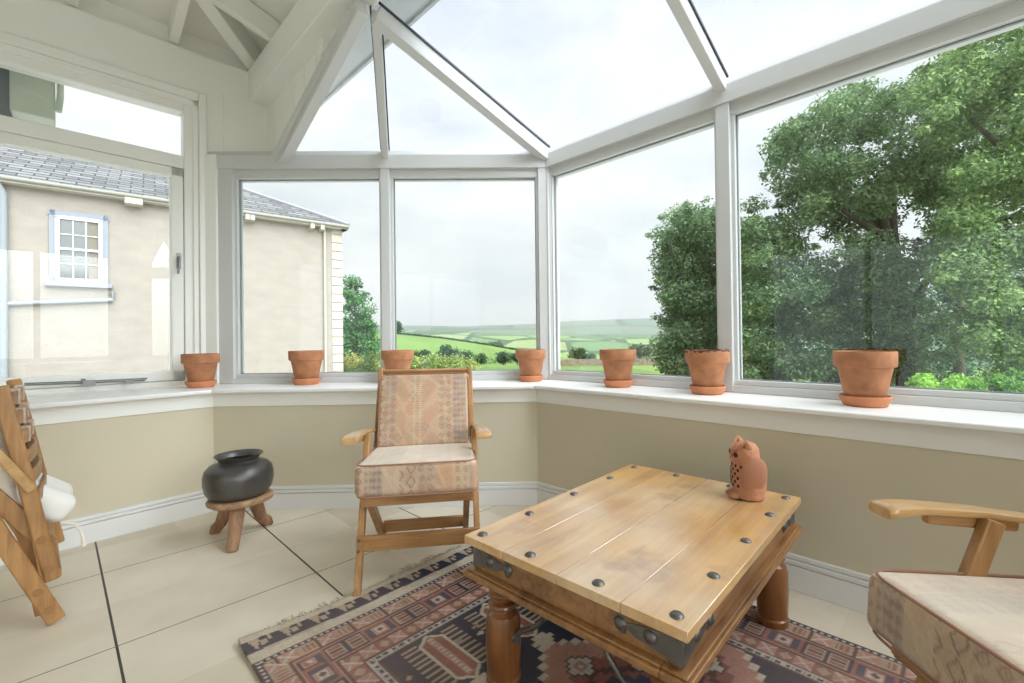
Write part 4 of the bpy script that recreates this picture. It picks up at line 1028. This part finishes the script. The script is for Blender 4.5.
def tree(name, label, poly, n, d0, d1, rad, per, size, cols, trunk, branches=(), gaps=(), seed=1, trunk_r=.25, flat=.7):
    base = Vector((trunk[0].x, trunk[0].y, land_z(trunk[0].x, trunk[0].y)))
    t = thing(name, label, 'tree', base)
    cs = [Vector(c) - base for c in sample_crown(poly, n, d0, d1, gaps, seed)]
    rg = random.Random(seed + 5)
    rr = [rad * rg.uniform(.7, 1.25) for _ in cs]
    for k in range(int(n * .9)):                                # small sprays standing out of the clumps
        c = rg.choice(cs[:n]); d = Vector((rg.gauss(0, 1), rg.gauss(0, 1), rg.gauss(0, .8))).normalized()
        cs.append(c + d * rad * rg.uniform(.9, 1.7)); rr.append(rad * rg.uniform(.22, .45))
    big_ = [tuple(c) for c in cs[:n]]; tot = len(cs)
    rep_ = []; rrr = []
    for c, r_ in zip(cs, rr):                                   # leaves in proportion to a clump's size
        m_ = max(1, round(6 * (r_ / rad) ** 2)); rep_ += [tuple(c)] * m_; rrr += [r_] * m_
    leaves_mesh('foliage', rep_, rrr, max(12, per // 6), size, cols, seed, flat, t)
    pts = [Vector((0, 0, -.2))] + [p - base for p in trunk[1:]]
    MB().tube(pts, [trunk_r * (1 - .7 * i / (len(pts) - 1)) for i in range(len(pts))], 10).build('trunk', M_['bark'], t, smooth='full')
    for br in branches:
        q = [p - base for p in br]; MB().tube(q, [trunk_r * .55 * (1 - .75 * i / (len(q) - 1)) for i in range(len(q))], 8).build('branch', M_['bark'], t, smooth='full')
    return t
G1 = [(112, 140, 104), (130, 156, 114), (144, 168, 124), (96, 124, 96)]
G2 = [(116, 144, 94), (134, 162, 104), (148, 174, 112), (104, 132, 92)]
G3 = [(86, 118, 94), (98, 130, 98), (76, 106, 86)]
big = [(738, 240), (752, 205), (772, 185), (778, 160), (765, 145), (790, 122), (825, 112), (835, 92), (868, 82), (880, 95), (905, 70), (930, 78), (962, 70), (985, 110), (1000, 170), (985, 260), (940, 300), (955, 350), (900, 385), (800, 385), (738, 380)]
tree('broadleaf_tree', 'big spreading broadleaf tree with forked dark trunk in the widest right pane', big, 420, 14.5, 19, .50, 300, .066, G1 + G2[:2],
     [far(906, 420, 16), far(906, 330, 16), far(900, 280, 16.2), far(885, 225, 16.3), far(862, 170, 16.4)],
     [[far(906, 330, 16), far(915, 300, 16), far(940, 260, 15.6), far(975, 220, 15.2)], [far(902, 300, 16), far(888, 250, 16.4), far(872, 205, 16.8), far(850, 180, 17)], [far(900, 285, 16.1), far(894, 235, 16.3), far(893, 180, 16.6), far(905, 110, 17)], [far(888, 240, 16.3), far(850, 215, 16), far(815, 190, 15.8)]],
     gaps=[(850, 238, 13), (872, 228, 12), (920, 225, 16), (812, 236, 14), (836, 262, 9), (798, 330, 8), (905, 215, 12)], seed=3, trunk_r=.30)
right = [(925, 75), (955, 40), (1000, 22), (1060, 0), (1130, 60), (1130, 380), (1000, 385), (955, 340), (940, 270), (960, 190), (935, 130)]
tree('leafy_tree', 'bright green leafy tree leaning in from the right edge of the widest pane', right, 300, 10.5, 14, .46, 320, .055, G2,
     [far(1075, 430, 12.5), far(1075, 330, 12.5), far(1060, 240, 12.4), far(1030, 160, 12.4), far(1000, 90, 12.3)],
     [[far(1060, 240, 12.4), far(1020, 215, 12.2), far(975, 225, 12)], [far(1040, 180, 12.4), far(1005, 150, 12.2), far(970, 120, 12)]], seed=9, trunk_r=.24)
left = [(661, 252), (666, 225), (680, 210), (692, 203), (704, 214), (728, 198), (742, 216), (750, 240), (748, 375), (668, 375), (660, 355), (664, 328), (672, 305), (664, 282)]
tree('rounded_tree', 'dense rounded tree behind the middle right pane, beside the view of the hills', left, 260, 20, 24, .62, 300, .078, G1,
     [far(705, 395, 22), far(705, 330, 22), far(702, 270, 22), far(700, 215, 22)], [[far(704, 310, 22), far(680, 270, 21.5), far(665, 240, 21.2)]], seed=21, trunk_r=.3)
dark = [(738, 275), (780, 262), (850, 270), (1000, 262), (1120, 250), (1120, 398), (738, 398)]
tree('dark_tree', 'shaded dark tree standing behind the big forked tree', dark, 170, 26, 31, 1.2, 260, .13, G3,
     [far(960, 400, 24), far(958, 330, 24), far(966, 285, 24)], [[far(958, 330, 24), far(930, 300, 24), far(900, 285, 24)]], gaps=[(800, 330, 8)], seed=31, trunk_r=.3)
con = [(346, 375), (341, 345), (343, 318), (341, 300), (345, 285), (352, 278), (358, 287), (366, 305), (372, 325), (378, 350), (380, 375)]
tree('slender_tree', 'slender light green tree beside the corner of the house', con, 80, 27, 29.5, .45, 170, .085, [(88, 132, 82), (104, 150, 92), (76, 116, 74)],
     [far(358, 395, 28), far(357, 330, 28), far(353, 285, 28)], seed=41, trunk_r=.12)
# low planting -----------------------------------------------------------
def shrub(name, label, poly, n, d0, d1, rad, per, size, cols, cat='shrub', seed=1, group=None):
    cs = sample_crown(poly, n, d0, d1, seed=seed); c0 = sum(cs, Vector()) / len(cs); base = Vector((c0.x, c0.y, land_z(c0.x, c0.y)))
    o = leaves_mesh(name, [tuple(c - base) for c in cs], [rad] * len(cs), per, size, cols, seed, .8); o.location = base
    return tag(o, label, cat, group)
shrub('clipped_hedge', 'clipped yellow green hedge behind the backrest of the cushioned chair', [(396, 366), (405, 361), (470, 359), (474, 366), (474, 392), (396, 392)], 170, 13, 15, .26, 240, .035, [(150, 168, 96), (128, 152, 84), (168, 178, 112), (108, 136, 76)], 'hedge', 51)
shrub('flowering_hedge', 'loose hedge with yellow flowers between the house corner and the mullion', [(336, 358), (380, 357), (382, 395), (336, 395)], 60, 16, 20, .28, 260, .04, [(140, 152, 84), (176, 174, 96), (104, 134, 72), (86, 116, 64)], 'hedge', 52)
for k, (x, y, w, cl, lb) in enumerate([(795, 392, 16, G2, 'small bright shrub below the big trees, left of the rightmost pot'), (926, 388, 11, [(150, 196, 82), (136, 184, 78)], 'small lime green shrub just right of the rightmost pot'), (964, 388, 13, [(128, 176, 76), (142, 188, 84)], 'small lime green shrub farther right of the rightmost pot'), (1016, 384, 24, [(112, 158, 84), (100, 146, 78)], 'broad pale green shrub at the right end of the widest pane')]):
    shrub('garden_shrub', lb, [(x - w, y - 8), (x, y - 13), (x + w, y - 8), (x + w, y + 26), (x - w, y + 26)], 14, 9.6, 10.6, .16, 160, .045, cl, 'shrub', 60 + k, 'shrubs below the big trees')
# hedgerow and scattered trees in the valley -----------------------------
def blob_tree(label, px, depth, w, h, ytop, cols, seed, group):
    """px: where it stands, w and h in metres"""
    c = far(px, 340, depth); z = land_z(c.x, c.y) if depth != 176 else far(px, 333.5, depth).z; base = Vector((c.x, c.y, z)); rg = random.Random(seed); cs = []
    for _ in range(16):
        an, r, zz = rg.uniform(0, 6.28), rg.uniform(0, .34) * w, rg.uniform(.3, .85) * h
        cs.append((math.cos(an) * r, math.sin(an) * r, zz))
    t = thing('valley_tree', label, 'tree', base, 0, group)
    leaves_mesh('foliage', cs, [min(w, h) * .26] * len(cs), 90, min(w, h) * .075, cols, seed, .9, t)
    MB().tube([(0, 0, -.3), (0, 0, h * .5)], [w * .04, w * .025], 6).build('trunk', M_['bark'], t)
GD = [(58, 88, 62), (70, 102, 68), (52, 78, 58)]
VT = [(424, 120, 7, 3.4, 'small dark tree in the hedgerow above the left end of the clipped hedge'), (447, 112, 9.5, 4.6, 'widest dark tree in the hedgerow above the clipped hedge'), (466, 115, 6, 3.8, 'dark round tree in the hedgerow just right of the widest one'), (480, 118, 5, 3, 'dark tree in the hedgerow above the right end of the clipped hedge'),
      (503, 119, 5, 3.6, 'small tree in the hedgerow half way to the bay corner post'), (517, 114, 4.5, 3, 'low tree in the hedgerow left of the corner pot'), (397, 176, 5.5, 5, 'lone tree on the ridge of the pasture at the left mullion'), (496, 405, 16, 18, 'tall dark tree in the valley above the hedgerow'), (512, 455, 30, 13, 'broad dark copse tree in the valley right of the tall one'), (530, 500, 30, 13, 'dark copse tree in the valley next to the bay corner post'),
      (580, 125, 5, 4.6, 'round bush on the field wall left of the hill view pot'), (572, 420, 20, 9, 'dark tree in the valley right of the corner post'), (592, 430, 26, 9, 'wide dark valley tree above the round bush'), (640, 300, 20, 10, 'valley tree just left of the dense rounded tree')]
for k, (px, dp, w, h, lb) in enumerate(VT): blob_tree(lb, px, dp, w, h, 0, GD, 100 + k, 'trees in the valley')
def strip(name, label, cat, pts, w, h, cols, seed, size=.25):
    cs = []; rg = random.Random(seed)
    for (p, q) in zip(pts, pts[1:]):
        n = int((Vector(q) - Vector(p)).length / (w * .8)) + 1
        for i in range(n):
            f = i / n; x, y = p[0] * (1 - f) + q[0] * f, p[1] * (1 - f) + q[1] * f; cs.append((x, y, land_z(x, y) + h * rg.uniform(.3, .7)))
    b = Vector(cs[0]); o = leaves_mesh(name, [tuple(Vector(c) - b) for c in cs], [w * .6] * len(cs), 60, size, cols, seed, .9); o.location = b
    tag(o, label, cat)
hp = [far(x, 345, d) for x, d in ((385, 132), (430, 130), (470, 130), (520, 136), (548, 140))]
strip('hedgerow', 'dark hedgerow along the bottom of the bright pasture', 'hedge', [(p.x, p.y) for p in hp], 2.6, 2.2, GD, 201)
cs = []; rg = random.Random(202)
for (x0, y0), (x1, y1) in zip([(388, 333), (415, 335.5), (440, 338), (465, 341.5), (490, 345.5), (515, 350)], [(415, 335.5), (440, 338), (465, 341.5), (490, 345.5), (515, 350), (548, 355)]):
    for k in range(16): f = k / 16; p = far(x0 + (x1 - x0) * f, y0 + (y1 - y0) * f, 174.5); cs.append(p + Vector((0, 0, .15)))
b0 = cs[0].copy(); fh = leaves_mesh('field_hedge', [tuple(c - b0) for c in cs], [.55] * len(cs), 40, .28, GD, 202, .8); fh.location = b0
tag(fh, 'thin dark hedge line along the top of the bright sloping pasture', 'hedge')
# dry stone wall on the right of the corner post
M_['drystone'] = mat('dry_stone', srgb(122, 108, 92), .95, bump=.8, bscale=3, var=.35, vscale=2.2)
mb = MB(); pts = [far(x, 345, 95) for x in (552, 585, 620, 660)]
for p, q in zip(pts, pts[1:]):
    mb.beam((p.x, p.y, land_z(p.x, p.y) + .4), (q.x, q.y, land_z(q.x, q.y) + .4), .7, 1.9)
tag(mb.build('field_wall', M_['drystone']), 'low brown dry stone wall across the field behind the hill view pot', 'wall')

# damp haze lying over the valley
hz_m = bpy.data.materials.new('valley_haze'); hz_m.use_nodes = True; hn_ = hz_m.node_tree; hn_.nodes.remove(hn_.nodes['Principled BSDF'])
vs = hn_.nodes.new('ShaderNodeVolumeScatter'); vs.inputs['Color'].default_value = (.93, .96, 1, 1); vs.inputs['Density'].default_value = 1 / 2600; vs.inputs['Anisotropy'].default_value = .3
hn_.links.new(vs.outputs[0], hn_.nodes['Material Output'].inputs['Volume'])
hb = MB().prism([(-3000, 160), (3000, 160), (3000, 3900), (-3000, 3900)], -60, 260).build('haze', hz_m)
tag(hb, kind='structure')

# ------------------------------------------------------------------ neighbouring house
hd = Vector((.783, .6225, 0)); hn = Vector((.6225, -.783, 0))          # along the wall / towards us
H0 = far(77, 200, 9.2); H0.z = 0
def on_house(px, py):
    d = far(px, py, 1) - Vector((0, 0, H)); k = (H0 - Vector((0, 0, H))).dot(hn) / d.dot(hn); return Vector((0, 0, H)) + d * k
hc = on_house(342, 300); xe = (hc - H0).dot(hd)                          # right end
ez = on_house(170, 200).z
house = thing('house', 'cream harled house with slate roof seen through the left windows', 'house', (H0.x, H0.y, -.9), math.atan2(hd.y, hd.x))
# local x along wall (right), y away from us, z up from -0.9
hz = ez + .9
M_['harl'] = mat('cream_harling', srgb(148, 141, 131), .95, bump=1.0, bscale=26, var=.07, vscale=2.5, stretch=(1, 1, 2.2))
M_['quoin'] = mat('quoin_stone', srgb(176, 169, 154), .9, bump=.3, bscale=20, var=.06, vscale=3)
def slate_mat():
    m = mat('slate_roof', srgb(112, 112, 118), .7, bump=.2, bscale=30); nt = m.node_tree; N = nt.nodes.new; L = nt.links.new
    tc = N('ShaderNodeTexCoord'); mp = N('ShaderNodeMapping'); mp.inputs['Rotation'].default_value = (R(90), 0, 0); L(tc.outputs['Object'], mp.inputs['Vector'])
    br = N('ShaderNodeTexBrick'); br.inputs['Scale'].default_value = 2.2; br.inputs['Color1'].default_value = (*srgb(96, 97, 98), 1); br.inputs['Color2'].default_value = (*srgb(132, 132, 132), 1); br.inputs['Mortar'].default_value = (*srgb(50, 50, 56), 1); br.inputs['Mortar Size'].default_value = .03; br.inputs['Row Height'].default_value = .22; br.inputs['Brick Width'].default_value = .9
    L(mp.outputs['Vector'], br.inputs['Vector']); L(br.outputs['Color'], nt.nodes['Principled BSDF'].inputs['Base Color']); return m
M_['slate'] = slate_mat()
X0 = -14
MB().prism([(X0, 0), (xe - .02, 0), (xe - .02, 8), (X0, 8)], 0, hz - .12).build('wall', M_['harl'], house)
q = MB(); z = 0; k = 0
while z < hz - .2:
    q.box(xe - .27, xe + .015, -.02, .3, z + .009, z + .225); z += .234; k += 1
q.build('quoins', M_['quoin'], house, bevel=.006)
MB().box(xe - .26, xe + .008, -.012, .29, 0, hz - .2).build('quoin_joints', mat('dark_joint', srgb(96, 92, 84), .95), house)
# string course bit, eaves, gutter, brackets
e_ = MB(); e_.box(X0, xe + .12, -.22, .05, hz - .16, hz - .10); e_.box(xe - .05, xe + .10, -.22, 8.1, hz - .16, hz - .10); e_.build('eaves_board', M_['quoin'], house)
gt = MB(); gt.tube([(X0, -.25, hz - .09), (xe + .12, -.25, hz - .09)], .04, 10); gt.build('gutter', mat('gutter_paint', srgb(138, 138, 128), .6), house, smooth=True)
rp = R(27)
ro = MB(); W_ = 8.4; yr = W_ / 2 - .25; zr_ = hz - .06 + (W_ / 2) * math.tan(rp)
ro.add([(X0, -.27, hz - .06), (xe + .12, -.27, hz - .06), (xe + .12, W_ - .25, hz - .06), (X0, W_ - .25, hz - .06), (X0, yr, zr_), (xe + .12 - W_ / 2, yr, zr_)], [(0, 1, 5, 4), (1, 2, 5), (2, 3, 4, 5), (0, 3, 2, 1), (0, 4, 3)])
ro.build('roof', M_['slate'], house)
hr = MB().tube([(xe + .12, -.27, hz - .03), (xe + .12 - W_ / 2, yr, zr_ + .03)], .05, 6).build('hip_ridge', mat('lead_ridge', srgb(150, 150, 154), .6), house)
for (px, py) in ((128, 200), (134, 201), (140, 202), (310, 226), (320, 227), (246, 216), (251, 217)):
    p = on_house(px, py) - H0; x = p.dot(hd); MB().box(x - .05, x + .05, -.26, .02, hz - .26, hz - .12).build('eaves_bracket', M_['quoin'], house, bevel=.01)
# sash window
a, b = on_house(55, 216), on_house(103.5, 281.5); wx0, wx1 = (a - H0).dot(hd), (b - H0).dot(hd); wz1, wz0 = on_house(79, 218).z + .9, on_house(79, 283).z + .9
M_['sash'] = mat('sash_paint', srgb(196, 200, 204), .4); M_['wpane'] = mat('old_window_glass', (.045, .055, .05), .05, spec=1.0)
sw = MB(); f = .07
sw.box(wx0, wx0 + f, -.06, .05, wz0, wz1); sw.box(wx1 - f, wx1, -.06, .05, wz0, wz1); sw.box(wx0, wx1, -.06, .05, wz1 - f, wz1); sw.box(wx0, wx1, -.06, .05, wz0, wz0 + f * 1.2)
win = sw.build('sash_window', M_['sash'], house, bevel=.008)
mg = mat('window_margin', srgb(134, 139, 148), .8)
s2 = MB(); s2.box(wx0 - .08, wx0, -.03, .02, wz0, wz1 + .1); s2.box(wx1, wx1 + .08, -.03, .02, wz0, wz1 + .1); s2.box(wx0 - .1, wx1 + .1, -.03, .02, wz1, wz1 + .1); s2.build('margin', mg, win)
MB().box(wx0 - .14, wx1 + .14, -.12, .02, wz0 - .09, wz0).build('stone_sill', mg, win, bevel=.01)
MB().box(wx0 + f, wx1 - f, -.012, .0, wz0 + f, wz1 - f).build('pane', M_['wpane'], win)
MB().box(wx1 - f - .15, wx1 - f, -.016, -.012, wz0 + f, wz1 - f).build('curtain', mat('net_curtain', srgb(118, 112, 100), .9), win)
gb = MB(); iw = wx1 - wx0 - 2 * f; ih = wz1 - wz0 - 2.2 * f
for k in (1, 2): gb.box(wx0 + f + iw * k / 3 - .008, wx0 + f + iw * k / 3 + .008, -.04, -.01, wz0 + f, wz1 - f)
for k in (1, 2, 3): gb.box(wx0 + f, wx1 - f, -.04 if k != 2 else -.055, -.01, wz0 + 1.2 * f + ih * k / 4 - (.008 if k != 2 else .022), wz0 + 1.2 * f + ih * k / 4 + (.008 if k != 2 else .022))
gb.build('glazing_bars', M_['sash'], win)
# pipes
pp = mat('pipe_paint', srgb(138, 144, 148), .5)
a = on_house(4, 300); x = (a - H0).dot(hd); MB().tube([(x, -.09, 0), (x, -.09, hz - .35), (x - .1, -.2, hz - .1)], .065, 12).build('downpipe', pp, house, smooth=True)
a, b, c = on_house(6, 304), on_house(113, 300), on_house(113, 294)
MB().tube([((a - H0).dot(hd), -.07, a.z + .9), ((b - H0).dot(hd), -.07, b.z + .9), ((c - H0).dot(hd), -.07, c.z + .9 + .04)], .04, 10).build('waste_pipe', pp, house, smooth=True)
# vertical pipe by the quoins
x = xe - .46; MB().tube([(x, -.06, 0), (x, -.06, hz - .2)], .03, 8).build('rain_pipe', M_['quoin'], house, smooth=True)

# ------------------------------------------------------------------ boxed eaves of the neighbouring roof, just outside the top light
eo = thing('boxed_eaves', 'pale boxed roof eaves poking into the top light of the left window', 'eaves', far(33, 90, 2.9), R(45))
M_['pale'] = mat('pale_painted_timber', srgb(206, 212, 196), .6, var=.05)
MB().box(-.10, .10, 0, .25, -.16, .40).build('soffit_box', M_['pale'], eo, bevel=.01)
MB().box(-1.2, -.10, .04, .25, -.20, .40).build('gable_wall', mat('grey_render', srgb(118, 124, 130), .9, var=.15), eo)
MB().tube([(.112, 0, -.10), (.122, 0, 0), (.122, 0, .40)], .018, 10).build('gutter', M_['pale'], eo, smooth=True)

# ------------------------------------------------------------------ sky and light
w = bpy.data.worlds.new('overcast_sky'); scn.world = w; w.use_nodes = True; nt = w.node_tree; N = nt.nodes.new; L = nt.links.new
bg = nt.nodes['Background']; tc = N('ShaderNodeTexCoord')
sp = N('ShaderNodeSeparateXYZ'); L(tc.outputs['Generated'], sp.inputs[0])
mp = N('ShaderNodeMapping'); mp.inputs['Scale'].default_value = (1, 1, 2.2); L(tc.outputs['Generated'], mp.inputs['Vector'])
n1 = N('ShaderNodeTexNoise'); n1.inputs['Scale'].default_value = 2.6; n1.inputs['Detail'].default_value = 7; n1.inputs['Roughness'].default_value = .55; L(mp.outputs['Vector'], n1.inputs['Vector'])
cr = N('ShaderNodeValToRGB'); e = cr.color_ramp.elements; e[0].position = .36; e[1].position = .62; e[0].color = (.58, .62, .67, 1); e[1].color = (.80, .805, .815, 1); L(n1.outputs['Fac'], cr.inputs['Fac'])
# sky brightened out of view, high behind the right shoulder, to light the room
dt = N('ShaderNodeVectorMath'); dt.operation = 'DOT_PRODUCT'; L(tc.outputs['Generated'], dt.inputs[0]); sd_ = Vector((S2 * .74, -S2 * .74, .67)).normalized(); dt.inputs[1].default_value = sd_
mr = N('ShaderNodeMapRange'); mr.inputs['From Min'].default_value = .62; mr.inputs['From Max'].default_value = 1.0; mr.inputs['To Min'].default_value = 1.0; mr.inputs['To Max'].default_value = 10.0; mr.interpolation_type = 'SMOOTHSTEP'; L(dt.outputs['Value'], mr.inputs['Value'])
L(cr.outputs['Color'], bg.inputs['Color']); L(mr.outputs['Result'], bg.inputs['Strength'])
scn.view_settings.view_transform = 'Standard'; scn.view_settings.look = 'None'; scn.view_settings.gamma = 1; scn.view_settings.use_curve_mapping = False
scn.view_settings.exposure = .6
scn.cycles.use_denoising = True
scn.cycles.max_bounces = 14; scn.cycles.diffuse_bounces = 8; scn.cycles.glossy_bounces = 4; scn.cycles.transparent_max_bounces = 16
scn.cycles.sample_clamp_indirect = 6
